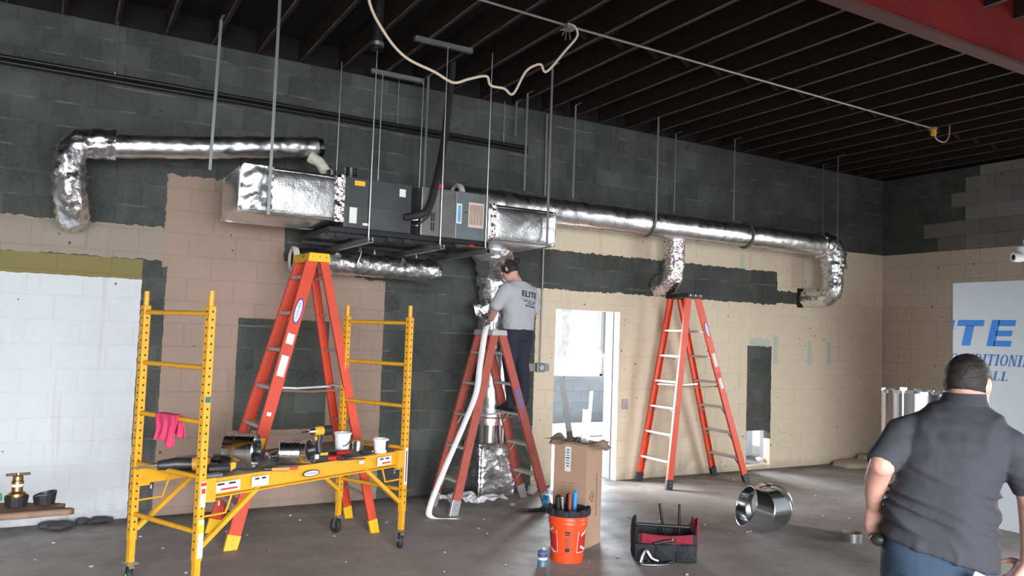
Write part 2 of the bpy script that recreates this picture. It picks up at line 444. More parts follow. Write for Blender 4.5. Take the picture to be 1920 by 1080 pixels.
def text_mesh(s, width=None, height=None, extrude=.0012, shear=0.0, bold=0.0, space=1.0):
    cu = bpy.data.curves.new('lettering', 'FONT'); cu.body = s; cu.align_x = 'CENTER'; cu.align_y = 'CENTER'
    cu.extrude = extrude; cu.shear = shear; cu.offset = bold; cu.resolution_u = 3; cu.space_character = space
    ob = bpy.data.objects.new('lettering', cu)
    me = bpy.data.meshes.new_from_object(ob); bpy.data.objects.remove(ob); bpy.data.curves.remove(cu)
    xs = [v.co.x for v in me.vertices]; ys = [v.co.y for v in me.vertices]
    cx, cy = (min(xs) + max(xs)) / 2, (min(ys) + max(ys)) / 2
    sx = width / (max(xs) - min(xs)) if width else None; sy = height / (max(ys) - min(ys)) if height else None
    sx = sx or sy; sy = sy or sx
    for v in me.vertices: v.co.x = (v.co.x - cx) * sx; v.co.y = (v.co.y - cy) * sy
    return me
def lettering(name, s, material, parent, origin, ux, uy, fn=None, **kw):
    """text laid on a surface: local plane axes ux, uy at origin (parent-local coordinates)"""
    me = text_mesh(s, **kw); ux, uy = Vector(ux).normalized(), Vector(uy).normalized(); nn = ux.cross(uy); og = Vector(origin)
    for v in me.vertices:
        x, y, z = v.co
        v.co = fn(x, y, z) if fn else og + ux * x + uy * y + nn * z
    me.materials.clear(); me.materials.append(material)
    return link(name, me, material, parent)

def arc(c, r, a0, a1, u, v, n=10):
    c, u, v = Vector(c), Vector(u), Vector(v)
    return [c + u * (r * math.cos(a0 + (a1 - a0) * i / n)) + v * (r * math.sin(a0 + (a1 - a0) * i / n)) for i in range(n + 1)]
def resample(pts, step):
    pts = [Vector(p) for p in pts]; out = [pts[0]]
    for a, b in zip(pts, pts[1:]):
        n = max(1, int((b - a).length / step))
        out += [a.lerp(b, (i + 1) / n) for i in range(n)]
    return out
def spline(pts, n=8):
    pts = [Vector(p) for p in pts]; P = [pts[0] * 2 - pts[1]] + pts + [pts[-1] * 2 - pts[-2]]; out = []
    for i in range(1, len(P) - 2):
        p0, p1, p2, p3 = P[i - 1:i + 3]
        for k in range(n):
            t = k / n
            out.append(.5 * ((2 * p1) + (p2 - p0) * t + (2 * p0 - 5 * p1 + 4 * p2 - p3) * t * t + (3 * p1 - p0 - 3 * p2 + p3) * t ** 3))
    out.append(pts[-1]); return out
def crinkle(amp, freq, seed=0.0, ridge=True):
    off = Vector((seed, seed * 1.7, -seed))
    def fn(p, i, j):
        q = p * freq + off
        a = noise.noise(q); b = noise.noise(q * 2.3)
        return amp * ((abs(a) * 1.6 - .4 if ridge else a) + .5 * b)
    return fn

# ------------------------------------------------------------------ the building
WY, WX, CEIL = 7.55, 10.89, 4.267
DOOR = (4.93, 5.85, -.1, 2.01); NICHE = (8.02, 8.47, .05, .52)
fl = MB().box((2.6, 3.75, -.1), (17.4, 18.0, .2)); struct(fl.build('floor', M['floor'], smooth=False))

def slab_with_holes(u0, u1, z0, z1, holes):
    """rectangles that tile a wall around its openings"""
    us = sorted({u0, u1, *[h[i] for h in holes for i in (0, 1)]}); out = []
    for a, b in zip(us, us[1:]):
        hs = sorted([h for h in holes if h[0] <= a + 1e-6 and h[1] >= b - 1e-6], key=lambda h: h[2]); z = z0
        for h in hs:
            if h[2] > z: out.append((a, b, z, h[2]))
            z = h[3]
        if z < z1: out.append((a, b, z, z1))
    return out
def cut(rect, holes):
    rs = [rect]
    for h in holes:
        nx = []
        for a, b, c, d in rs:
            if b <= h[0] or a >= h[1] or d <= h[2] or c >= h[3]: nx.append((a, b, c, d)); continue
            if a < h[0]: nx.append((a, h[0], c, d))
            if b > h[1]: nx.append((h[1], b, c, d))
            lo, hi = max(a, h[0]), min(b, h[1])
            if c < h[2]: nx.append((lo, hi, c, h[2]))
            if d > h[3]: nx.append((lo, hi, h[3], d))
        rs = nx
    return [r for r in rs if r[1] - r[0] > .03 and r[3] - r[2] > .02]
def block_geo(mb, w, h, place):
    """one chamfered block face; place maps (along, out, up) to the wall"""
    j, cf, dp = .003, .0035, .05
    a, b = w / 2 - j, h / 2 - j
    rings = [(a, b, -dp), (a, b, -cf), (a - cf, b - cf, 0)]; vs = []
    for x, z, o in rings: vs += [place(-x, o, -z), place(x, o, -z), place(x, o, z), place(-x, o, z)]
    fs = [(i * 4 + k, i * 4 + (k + 1) % 4, (i + 1) * 4 + (k + 1) % 4, (i + 1) * 4 + k) for i in range(2) for k in range(4)] + [(8, 9, 10, 11)]
    mb._add(vs, fs)
def block_wall(parent, rects, to_world, to_local, material, best=300, key=None):
    rects = sorted(rects, key=key); cache = {}
    for r in rects[:best]:
        w, h = round(r[1] - r[0], 3), round(r[3] - r[2], 3)
        if (w, h) not in cache:
            mb = MB(); block_geo(mb, w, h, to_local); me = mb.mesh('block', smooth=False); me.materials.append(material); cache[(w, h)] = me
        o = bpy.data.objects.new('block', cache[(w, h)]); C.objects.link(o); o.parent = parent
        o.location = to_world((r[0] + r[1]) / 2, random.uniform(-.0012, .0012), (r[2] + r[3]) / 2) - parent.location
    rest = rects[best:]
    if rest:
        mb = MB()
        for r in rest:
            c = to_world((r[0] + r[1]) / 2, random.uniform(-.0012, .0012), (r[2] + r[3]) / 2)
            block_geo(mb, r[1] - r[0], r[3] - r[2], lambda x, o, z: c + to_local(x, o, z))
        o = mb.build('far_blocks', material, parent, smooth=False); o['kind'] = 'stuff'
def courses(u0, u1, phase, z0=0.0, z1=CEIL):
    out = []
    for r in range(-1, 22):
        lo, hi = max(z0, Z0 + r * COURSE), min(z1, Z0 + (r + 1) * COURSE)
        if hi - lo < .02: continue
        k0 = int(u0 / BLK) - 3; ph = phase - (.5 if r % 2 else 0.0)
        for k in range(k0, k0 + int((u1 - u0) / BLK) + 8):
            a, b = max(u0, (k + ph) * BLK), min(u1, (k + 1 + ph) * BLK)
            if b - a > .03: out.append((a, b, lo, hi))
    return out

wb = MB()
for a, b, c, d in slab_with_holes(-6.0, WX + .2, 0, CEIL, [(DOOR[0], DOOR[1], 0, DOOR[3]), NICHE]):
    wb.box(((a + b) / 2, WY + .0595, (c + d) / 2), (b - a, .111, d - c))
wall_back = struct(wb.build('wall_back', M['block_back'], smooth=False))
rects = [q for r in courses(-1.3, WX, .85) for q in cut(r, [DOOR, NICHE])]
def seen_order(r):
    u, z = (r[0] + r[1]) / 2, (r[2] + r[3]) / 2
    return (u * u + WY * WY + (z - 1.69) ** 2) + (1000 if u < -.62 else 0)
block_wall(wall_back, rects, lambda u, o, z: Vector((u, WY - o, z)), lambda x, o, z: Vector((x, -o, z)), M['block_back'], 300, seen_order)
# second wythe behind it, seen in the doorway reveal
M['block_raw'] = mat('raw_grey_block', (.17, .175, .18), .92, var=.25, vscale=6, bump=.5, bscale=50)
wb2 = MB()
for a, b, c, d in slab_with_holes(3.6, WX + .2, 0, CEIL, [(DOOR[0], DOOR[1] - .012, 0, DOOR[3] + .02), (NICHE[0] - .02, NICHE[1] + .1, NICHE[2] - .03, NICHE[3] + .1)]):
    wb2.box(((a + b) / 2, WY + .193, (c + d) / 2), (b - a, .154, d - c))
wall_inner = struct(wb2.build('wall_back_inner', M['block_raw'], smooth=False))

SIDE_DOOR = (-.4, 3.6, -.1, 3.0)
wr = MB()
for a, b, c, d in slab_with_holes(-5.1, WY + .1, 0, CEIL, [(SIDE_DOOR[0], SIDE_DOOR[1], 0, SIDE_DOOR[3])]):
    wr.box((WX + .106, (a + b) / 2, (c + d) / 2), (.2, b - a, d - c))
wall_right = struct(wr.build('wall_right', M['block_right'], smooth=False))
rects = [r for r in courses(4.4, WY - .002, .97)]
block_wall(wall_right, rects, lambda u, o, z: Vector((WX - o, u, z)), lambda x, o, z: Vector((-o, -x, z)), M['block_right'], 300, lambda r: -(r[0] < 5.0) * -10 - r[0])

# walls behind and beside the camera with the large door opening daylight comes through
wf = MB()
for a, b, c, d in slab_with_holes(-6.0, WX + .2, 0, CEIL, [(-3.9, 3.1, 0, 3.2)]):
    wf.box(((a + b) / 2, -5.0, (c + d) / 2), (b - a, .2, d - c))
struct(wf.build('wall_front', M['plain_wall'], smooth=False))
struct(MB().box((-6.0, 1.3, CEIL / 2), (.2, 12.7, CEIL)).build('wall_left', M['plain_wall'], smooth=False))

ceiling = struct(MB().box((2.5, 1.3, 4.56), (17.3, 12.9, .1)).build('ceiling', M['deck'], smooth=False))
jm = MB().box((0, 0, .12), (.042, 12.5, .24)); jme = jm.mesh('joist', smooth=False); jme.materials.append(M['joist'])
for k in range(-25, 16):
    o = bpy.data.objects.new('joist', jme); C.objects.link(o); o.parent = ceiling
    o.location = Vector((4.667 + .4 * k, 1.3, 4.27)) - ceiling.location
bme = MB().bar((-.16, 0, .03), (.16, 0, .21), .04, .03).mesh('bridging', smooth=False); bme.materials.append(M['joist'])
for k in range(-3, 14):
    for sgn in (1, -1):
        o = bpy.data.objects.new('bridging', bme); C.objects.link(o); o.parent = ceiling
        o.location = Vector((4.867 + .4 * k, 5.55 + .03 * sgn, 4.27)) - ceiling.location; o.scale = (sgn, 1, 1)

rim = MB()
rim.box((2.5, WY + .08, 4.39), (17.3, .06, .245)); struct(rim.build('trim_1', M['deck'], smooth=False))
struct(MB().box((WX + .1, 1.3, 4.39), (.06, 12.8, .245)).build('trim_2', M['deck'], smooth=False))
struct(MB().box((2.5, -5.0, 4.39), (17.3, .06, .245)).build('trim_3', M['deck'], smooth=False))
struct(MB().box((-6.0, 1.3, 4.39), (.06, 12.8, .245)).build('trim_4', M['deck'], smooth=False))
# red steel beam under the joists
bm_ = thing('steel_beam', 'red primed steel beam across the ceiling at upper right', 'beam', (2.5, 3.2, 3.9))
MB().box((2.5, 3.245, 3.9125), (16.6, .11, .025)).build('bottom_flange', mat('brown_red_steel', (.075, .022, .017), .8, var=.3, vscale=2), bm_, smooth=False)  # bottom flange in a darker, browner red than the web
MB().box((2.5, 3.245, 4.21), (16.6, .014, .57)).build('web', M['red_steel'], bm_, smooth=False)
MB().box((2.5, 3.245, 4.4975), (16.6, .11, .02)).build('top_flange', M['red_steel'], bm_, smooth=False)

# the room behind the doorway
BW = (7.25, 9.15, .96, 2.36)
far = MB()
for a, b, c, d in slab_with_holes(3.6, 10.3, 0, 3.2, [BW]):
    far.box(((a + b) / 2, 12.406, (c + d) / 2), (b - a, .2, d - c))
wall_far = struct(far.build('wall_far', M['block_raw'], smooth=False))
M['block_far'] = mat('dark_far_block', (.115, .125, .14), .9, var=.3, vscale=4, bump=.4)
rects = [q for r in courses(7.2, 9.8, .3, 0, 3.2) for q in cut(r, [BW])]
block_wall(wall_far, rects, lambda u, o, z: Vector((u, 12.3 - o, z)), lambda x, o, z: Vector((x, -o, z)), M['block_far'], 300, lambda r: r[2])
sl = MB()
for a, b, c, d in slab_with_holes(7.8, 12.4, 0, 3.2, [(8.7, 11.3, .7, 2.4)]):  # unseen opening, added for the back side light
    sl.box((3.7, (a + b) / 2, (c + d) / 2), (.2, b - a, d - c))
struct(sl.build('wall_far_left', M['plain_wall'], smooth=False))
struct(MB().box((10.2, 10.1, 1.6), (.2, 4.6, 3.2)).build('wall_far_right', M['plain_wall'], smooth=False))
struct(MB().box((6.95, 10.1, 3.25), (6.7, 4.6, .1)).build('ceiling_far', M['plain_wall'], smooth=False))
win = bpy.data.objects.new('window_1', None); C.objects.link(win); win.location = (8.2, 12.35, .96); struct(win)
wz = (BW[2] + BW[3]) / 2 - .16
fr = MB()
for u in (BW[0] + .03, BW[1] - .03): fr.box((u, 12.36, (BW[2] + BW[3]) / 2), (.06, .08, BW[3] - BW[2]))
for z in (BW[2] + .02, BW[3] - .02): fr.box(((BW[0] + BW[1]) / 2, 12.36, z), (BW[1] - BW[0], .08, .04))
fr.build('window_frame', M['plain_wall'], win, smooth=False)
MB().box(((BW[0] + BW[1]) / 2, 12.355, wz), (BW[1] - BW[0] - .12, .06, .035)).build('meeting_rail', M['plain_wall'], win, smooth=False)
for z0, z1 in ((BW[2] + .04, wz - .018), (wz + .018, BW[3] - .04)):
    MB().box(((BW[0] + BW[1]) / 2, 12.36, (z0 + z1) / 2), (BW[1] - BW[0] - .12, .005, z1 - z0)).build('pane', M['pane'], win, smooth=False)

# things seen through the doorway and the low opening
def sheet():
    def fn(a, b):
        x = 5.11 + .20 * a - .09 * (1 - b) * a; y = 7.77 + .02 * math.sin(9 * a + 5 * b); z = 1.46 + .566 * b
        return Vector((x + .03 * noise.noise(Vector((a * 5, b * 7, 1))), y + .04 * noise.noise(Vector((a * 6, b * 9, 4))), z))
    return MB().grid(fn, 24, 36)
tag(sheet().build('plastic_sheet', M['sheet'], solid=.004), 'crumpled white plastic sheet hanging in the top left of the doorway', 'sheet')
for i, (x, y, z, l, lb) in enumerate(((7.6, 11.1, .06, 3.6, 'long white board standing in for brightly lit floor beyond the doorway, nearer one'), (7.9, 11.7, .07, 3.4, 'long white board standing in for brightly lit floor below the far window, farther one'))):
    tag(MB().bar((x - l / 2, y, z), (x + l / 2, y + .1, z), .22, .12).build('lit_floor_board', M['white_paper'], bevel=.01, smooth=False), lb, 'board')  # white boards stand in for the blown-out strip of lit floor
for (x, y, sx, sz, lb) in ((8.45, 8.35, .30, .36, 'white storage box seen through the left of the low wall opening'), (8.98, 8.62, .34, .60, 'taller white box seen through the right of the low wall opening')):
    t = thing('white_box', lb, 'box', (x, y, 0))
    MB().box((0, 0, sz / 2), (sx, .26, sz)).build('body', M['white_plastic'], t, True, bevel=.008, smooth=False)
    MB().box((0, 0, sz + .015), (sx + .03, .29, .03)).build('lid', M['white_plastic'], t, True, bevel=.006, smooth=False)
def scrap(name, label, cat, c, r, material, seed, flat=.5, parent=None):
    mb = MB().ell(c, (r, 0, 0), (0, r, 0), (0, 0, r * flat), 8, 12)
    for i, q in enumerate(mb.v):
        d = (q - Vector(c)); mb.v[i] = Vector(c) + d * (1 + .45 * noise.noise(d * (2.2 / r) + Vector((seed, 0, 0))))
    z0 = min(q.z for q in mb.v); zt = c[2] - r * flat * .8
    for q in mb.v: q.z += max(0, 0) if parent else (-z0 + max(0.0, zt))
    return tag(mb.build(name, material, parent, smooth=False), label, cat)
scrap('crumpled_paper', 'crumpled white paper in the bottom of the low wall opening', 'paper', (8.42, 7.68, .10), .055, M['white_paper'], 3)
# ------------------------------------------------------------------ ceiling services
def strap(x, y, z0, z1, label, tail=None, w=.024, group='perforated hanger straps for the ducts', tilt=0.0):
    t = thing('hanger_strap', label, 'hanger', (x, y, z0), 0, group)
    mb = MB().bar((tilt, 0, 0), (0, 0, z1 - z0), w, .0025, (0, 1, 0))
    mb.bar((0, 0, z1 - z0), (0, -.11, z1 - z0 + .004), w, .0025)
    mb.build('strap', M['strap'], t, True, smooth=False)
    if tail:
        d = tail[0]; MB().tube(arc((0, 0, -d), d, 0, 2 * PI, (0, 1, 0), (0, 0, 1), 28), .006, 6).build('band', M['strap'], t, True)
    return t
def rod(x, y, z0, z1, label, r=.006):
    t = thing('threaded_rod', label, 'rod', (x, y, z0), 0, 'threaded rods hanging from the ceiling')
    MB().tube([(0, 0, 0), (0, 0, z1 - z0)], r, 8).build('rod', M['zinc'], t, True)
    MB().lathe([(.013, 0), (.013, .012)], (0, 0, .008), seg=6).build('nut', M['zinc'], t, True, smooth=False)
    return t
def strut(p0, p1, label, name='strut_channel'):
    p0, p1 = Vector(p0), Vector(p1); t = (p1 - p0).normalized(); a = t.cross(Vector((0, 0, 1))).normalized()
    h = .0205
    poly = [(-h, -h), (h, -h), (h, h), (.011, h), (.011, h - .004), (h - .003, h - .004), (h - .003, -h + .003), (-h + .003, -h + .003), (-h + .003, h - .004), (-.011, h - .004), (-.011, h), (-h, h)]
    o = MB().profile(p0, p1, poly, a, (0, 0, 1)).build(name, M['zinc'], smooth=False)
    return tag(o, label, 'strut')
J = 4.27
strut((2.52, 6.25, 4.245), (3.08, 6.25, 4.245), 'galvanised strut channel fixed under the joists, nearer the camera')
strut((2.50, 7.30, 4.245), (3.06, 7.30, 4.245), 'galvanised strut channel fixed under the joists, next to the block wall')
for x, y, z0, z1, l in ((2.18, 6.24, 2.43, J, 'long threaded rod in front of the dark end of the air handler'),
                        (2.835, 6.24, 2.43, 4.26, 'long threaded rod in front of the middle of the air handler'),
                        (3.285, 6.24, 2.47, J, 'long threaded rod in front of the right end of the air handler'),
                        (2.20, 7.30, 2.43, J, 'threaded rod behind the left end of the air handler'),
                        (2.62, 7.30, 2.43, 4.26, 'threaded rod behind the dark section of the air handler'),
                        (3.06, 7.30, 2.43, 4.26, 'threaded rod behind the grey section of the air handler'),
                        (2.86, 7.47, 3.80, J, 'short threaded rod holding the black pipes near the middle'),
                        (4.11, 7.47, 3.80, J, 'short threaded rod holding the black pipes near their end'),
                        (.27, 7.47, 3.80, J, 'short threaded rod holding the black pipes at far left')):
    rod(x, y, z0, z1, l, .006 if y < 7.4 else .004)
for x, y, z0, z1, l, tl in ((1.02, 6.895, 2.98, J, 'wide metal strap hanging the left round duct, reaching below it', -.02),
                        (1.345, 6.20, 2.56, J, 'metal strap running down the front of the left plenum', 0),
                        (3.035, 7.12, 3.03, 4.24, 'metal strap ending on top of the air handler', 0),
                        (4.17, 7.08, 3.225, J, 'bent metal strap dropping to the long duct, first past the air handler', 0),
                        (4.22, 7.40, 3.88, J, 'very short metal strap dangling free by the block wall', 0),
                        (3.925, 6.212, 2.53, J, 'bright metal strap down the front of the right plenum', 0),
                        (4.82, 7.12, 3.225, J, 'bent metal strap on the long duct, second past the air handler', 0),
                        (5.86, 6.94, 3.05, J, 'metal strap wrapping the long duct just left of its first drop', 0),
                        (6.50, 7.36, 3.26, J, 'thin metal strap behind the long duct near its first drop', 0),
                        (7.27, 7.12, 3.225, J, 'bent metal strap on the long duct between its two drops', 0),
                        (9.0, 6.92, 3.08, J, 'thin metal strap on the long duct at its far elbow', 0),
                        (9.28, 7.38, 3.2, J, 'thin metal strap by the wall behind the far elbow', 0)):
    strap(x, y, z0, z1, l, w=.018 if x > 6 else .024, tilt=tl)

for z, l in ((3.795, 'upper black iron pipe running along the block wall'), (3.752, 'lower black iron pipe running along the block wall')):
    t = thing('black_pipe', l, 'pipe', (-1.5, 7.47, z), 0, 'black pipes along the wall')
    MB().tube([(-1.5, 7.47, z), (4.41, 7.47, z)], .018, 12).build('pipe', M['black_iron'], t)
    MB().tube([(4.34, 7.47, z), (4.42, 7.47, z)], .021, 12).build('coupling', M['black_iron'], t)
    MB().tube([(1.6, 7.47, z), (1.68, 7.47, z)], .021, 12).build('coupling', M['black_iron'], t)

t = thing('vent_pipe', 'dark vertical vent pipe stub coming down through the ceiling', 'pipe', (2.02, 5.8, 3.9))
MB().lathe([(.045, 0), (.052, 0), (.052, .09), (.046, .095), (.046, .6), (.042, .6), (.042, .01)], (2.02, 5.8, 3.9), seg=24, cap=False).build('pipe', M['black_iron'], t)
MB().lathe([(.056, .02), (.056, .05)], (2.02, 5.8, 3.9), seg=24).build('clamp', M['zinc'], t)

t = thing('conduit', 'thin metal conduit under the joists with a junction box and lamp socket', 'conduit', (5.5, 5.25, 4.2))
MB().tube([(2.3, 5.25, 4.262), (3.46, 5.25, 4.238), (5.5, 5.25, 4.222), (8.41, 5.25, 4.205)], .011, 10).build('pipe', M['conduit'], t)
MB().lathe([(.05, 0), (.05, .035), (.03, .04)], (3.46, 5.25, 4.205), seg=8).build('junction_box', M['conduit'], t)
for k, (dx, dz) in enumerate(((-.07, -.07), (-.09, -.03), (-.04, -.10), (.01, -.09), (-.06, -.05))):
    MB().tube(spline([(3.45, 5.25, 4.21), (3.45 + dx * .6, 5.23, 4.20 + dz * .3), (3.45 + dx, 5.22, 4.20 + dz)], 5), .005, 6).build('loose_wire', M['conduit'], t)
MB().lathe([(.05, 0), (.055, .02), (.03, .045)], (8.45, 5.25, 4.185), seg=8).build('junction_box', M['conduit'], t)
lab(MB().lathe([(.028, 0), (.034, .03), (.03, .07)], (8.45, 5.24, 4.12), seg=14).build('lamp_socket', M['label_yellow'], t), 'yellow lamp socket')
MB().tube(spline([(8.46, 5.24, 4.13), (8.50, 5.22, 4.07), (8.60, 5.2, 4.06), (8.68, 5.2, 4.14), (8.70, 5.2, 4.27)], 6), .007, 6).build('pigtail', M['cable_white'], t)

cab = [(1.60, 4.85, 4.27), (1.632, 4.9, 3.90), (1.753, 4.9, 3.684), (1.952, 5.0, 3.584), (2.176, 5.0, 3.524), (2.371, 5.1, 3.512), (2.499, 5.1, 3.565), (2.666, 5.15, 3.632), (2.705, 5.15, 3.569), (2.849, 5.2, 3.585), (2.931, 5.2, 3.559), (3.034, 5.2, 3.752), (3.129, 5.2, 3.828), (3.179, 5.2, 3.838), (3.231, 5.2, 3.796), (3.402, 5.2, 4.003), (3.512, 5.2, 4.147), (3.487, 5.2, 4.220), (3.43, 5.22, 4.24)]
tag(MB().tube(spline(cab, 6), .010, 8).build('loose_cable', M['cable_white']), 'loose cream cable sagging in loops below the ceiling', 'cable')

blk = [(3.11, 6.75, 4.5), (3.098, 6.7, 4.21), (3.023, 6.6, 3.809), (2.95, 6.5, 3.423), (2.786, 6.26, 3.023), (2.69, 6.18, 2.764), (2.60, 6.17, 2.69), (2.50, 6.24, 2.665)]
t = thing('insulated_line', 'thick black insulated line curving from the ceiling into the air handler', 'pipe', (2.95, 6.5, 2.66))
MB().tube(spline(blk, 10), .033, 14).build('sleeve', M['rubber'], t)
MB().tube(spline([(2.72, 6.2, 2.80), (2.70, 6.19, 2.70), (2.62, 6.22, 2.62), (2.56, 6.25, 2.60)], 6), .008, 8).build('thin_line', M['rubber'], t)

# ------------------------------------------------------------------ air handler with its plenums
def pillow(x0, x1, y0, y1, z0, z1, bulge, amp, seed, n=22):
    mb = MB(); cx, cy, cz = (x0 + x1) / 2, (y0 + y1) / 2, (z0 + z1) / 2; hx, hy, hz = (x1 - x0) / 2, (y1 - y0) / 2, (z1 - z0) / 2
    for ax in range(3):
        for sg in (-1, 1):
            def fn(a, b):
                p, q = a * 2 - 1, b * 2 - 1
                c = [0, 0, 0]; c[ax] = sg; c[(ax + 1) % 3] = p; c[(ax + 2) % 3] = q
                P = Vector((cx + c[0] * hx, cy + c[1] * hy, cz + c[2] * hz)); nn = Vector((0, 0, 0)); nn[ax] = sg
                k = max(0, (1 - p ** 4) * (1 - q ** 4))
                e = noise.noise(P * 7 + Vector((seed, 0, 0))) + .6 * noise.noise(P * 18 + Vector((0, seed, 0)))
                d = bulge * (1 - p * p) * (1 - q * q) + amp * e * k
                # rounded corners pulled in
                r = .02 * (abs(p) ** 8 + abs(q) ** 8)
                return P + nn * (d - r)
            mb.grid(fn, n, n)
    bm = bmesh.new(); me = mb.mesh('t', fix=False); bm.from_mesh(me); bmesh.ops.remove_doubles(bm, verts=bm.verts, dist=.002); bmesh.ops.recalc_face_normals(bm, faces=bm.faces)
    out = MB(); bm.verts.ensure_lookup_table(); out.v = [v.co.copy() for v in bm.verts]; out.f = [tuple(v.index for v in f.verts) for f in bm.faces]; bm.free(); bpy.data.meshes.remove(me)
    return out
def collar_ring(x, y0, y1, z0, z1, wd, seed):
    """crumpled tape joint around a rectangular section"""
    pts = []
    for (ya, za), (yb, zb) in zip(((y0, z0), (y1, z0), (y1, z1), (y0, z1)), ((y1, z0), (y1, z1), (y0, z1), (y0, z0))):
        for i in range(14): pts.append((ya + (yb - ya) * i / 14, za + (zb - za) * i / 14))
    cy, cz = (y0 + y1) / 2, (z0 + z1) / 2; mb = MB(); n = len(pts); vs = []
    for k in range(6):
        for i, (y, z) in enumerate(pts):
            P = Vector((x - wd / 2 + wd * k / 5, y, z)); d = Vector((0, y - cy, z - cz)).normalized()
            vs.append(P + d * (.012 + .022 * noise.noise(P * 26 + Vector((seed, 0, 0)))))
    mb._add(vs, [(k * n + i, k * n + (i + 1) % n, (k + 1) * n + (i + 1) % n, (k + 1) * n + i) for k in range(5) for i in range(n)])
    return mb

pl = thing('left_plenum', 'large foil wrapped rectangular plenum at the dark end of the air handler', 'duct', (1.54, 6.7, 2.57))
pillow(1.13, 1.97, 6.27, 7.05, 2.575, 2.955, .022, .006, 1).build('wrapped_box', M['quilt'], pl, angle=60)
MB().grid(lambda a, b: Vector((1.135 + .25 * a, 6.255 - .03 * math.sin(PI * a) * .6 - .010 * noise.noise(Vector((a * 3 + b * 2, b * 6 - a * 3, 2))) - .0022 * noise.noise(Vector((a * 9, b * 16, 5))), 2.595 + .35 * b)), 26, 30).build('crumpled_end_patch', M['foil_smooth'], pl, angle=70)
collar_ring(1.925, 6.27, 7.06, 2.575, 2.955, .08, 5).build('tape_joint', M['pinkfoil'], pl, angle=70)
pr = thing('right_plenum', 'smaller foil wrapped plenum at the grey end of the air handler', 'duct', (3.7, 6.7, 2.55))
pillow(3.335, 4.075, 6.27, 7.0, 2.55, 2.885, .028, .006, 9).build('wrapped_box', M['quilt'], pr, angle=60)
collar_ring(3.372, 6.275, 7.0, 2.56, 2.885, .06, 8).build('tape_joint', M['pinkfoil'], pr, angle=70)

ah = thing('air_handler', 'suspended air handler with charcoal and grey cabinet sections', 'air handler', (2.65, 6.7, 2.47))
MB().box((2.27, 6.725, 2.745), (.60, .89, .43)).build('coil_cabinet', M['unit_dark'], ah, bevel=.006, smooth=False)
MB().box((2.265, 6.277, 2.63), (.58, .006, .19)).build('lower_access_panel', mat('dark_access_panel', (.11, .115, .115), .3, .6), ah, bevel=.003, smooth=False)
MB().box((2.615, 6.78, 2.745), (.09, .80, .42)).build('piping_recess', M['hole'], ah, smooth=False)
MB().box((2.825, 6.725, 2.745), (.33, .90, .43)).build('blower_cabinet', M['unit_grey_b'], ah, bevel=.006, smooth=False)
MB().box((3.160, 6.725, 2.745), (.335, .905, .43)).build('filter_cabinet', M['unit_grey'], ah, bevel=.006, smooth=False)
for z in (2.60, 2.75, 2.90): MB().lathe([(.007, 0), (.005, .004)], (2.978, 6.274, z), (0, -1, 0), 10).build('screw', M['steel'], ah)
for z0 in (2.615, 2.70):
    mb = MB()
    for dx in (-.010, .010): mb.box((2.77 + dx, 6.2735, z0), (.009, .004, .075))
    mb.build('vent_slot', M['hole'], ah, smooth=False)
MB().lathe([(.012, 0), (.012, .006)], (2.50, 6.272, 2.655), (0, -1, 0), 14).build('port', M['black_plastic'], ah)
MB().lathe([(.008, 0), (.008, .006)], (3.09, 6.272, 2.775), (0, -1, 0), 12).build('port', M['black_plastic'], ah)
for dz in (-.05, .0, .05): MB().tube([(2.59, 6.37, 2.66 + dz), (2.59, 6.30, 2.66 + dz), (2.64, 6.29, 2.665 + dz)], .010, 8).build('copper_stub', M['steel'], ah)
def plate(name, x0, x1, z0, z1, m, y=6.272, lb=None):
    o = MB().box(((x0 + x1) / 2, y - .0015, (z0 + z1) / 2), (x1 - x0, .003, z1 - z0)).build(name, m, ah, smooth=False)
    return lab(o, lb) if lb else o
plate('label', 2.052, 2.142, 2.892, 2.932, M['label_yellow'], 6.278, 'yellow warning label')
o = plate('label', 2.017, 2.080, 2.572, 2.704, M['label_white'], 6.273, 'tall white paper label')
plate('label', 2.134, 2.191, 2.562, 2.582, M['label_white'], 6.273)
plate('label', 2.452, 2.509, 2.843, 2.910, M['label_white'], 6.278)
plate('label', 2.999, 3.050, 2.668, 2.848, M['label_white'], 6.2715, 'white strip with blue lettering')
lettering('logo', 'CLIMATE', M['label_blue'], ah, Vector((3.025, 6.267, 2.758)) - ah.location, (0, 0, 1), (-1, 0, 0), width=.15, height=.026) if False else MB().box((3.026, 6.2675, 2.758), (.028, .002, .15)).build('printed_strip', M['label_blue'], ah, smooth=False)
pt = plate('wiring_diagram', 3.116, 3.272, 2.645, 2.872, mat('peach_paper', (.62, .47, .40), .8), 6.2715, 'pale peach wiring diagram sheet')
for k in range(9): plate('printed_line', 3.13 + k * .0155, 3.134 + k * .0155, 2.67, 2.85, M['brown_steel'], 6.268)
plate('tag', 2.78, 2.868, 2.962, 3.006, M['label_red'], 6.285, 'red tag on the top edge')
for (cx, cy, r) in ((2.10, 6.55, .055), (1.99, 6.75, .045)):
    MB().lathe([(r, 0), (r, .06), (r + .006, .065), (r + .006, .075), (r, .08), (r, .13), (r - .004, .13), (r - .004, .02)], (cx, cy, 2.955), seg=26, cap=False).build('round_collar', M['galv'], ah)
MB().tube(resample([(2.2, 7.0, 3.02), (2.8, 7.05, 3.01)], .03), .075, 22, True, crinkle(.02, 14, 3)).build('foil_bundle', M['foil'], ah, angle=70)
MB().box((2.59, 6.735, 2.507), (1.48, .95, .045)).build('drain_pan', M['black_iron'], ah, bevel=.004, smooth=False)
for y in (6.34, 7.12): MB().bar((1.85, y, 2.472), (3.325, y, 2.472), .045, .03).build('pan_rail', M['black_iron'], ah, smooth=False)
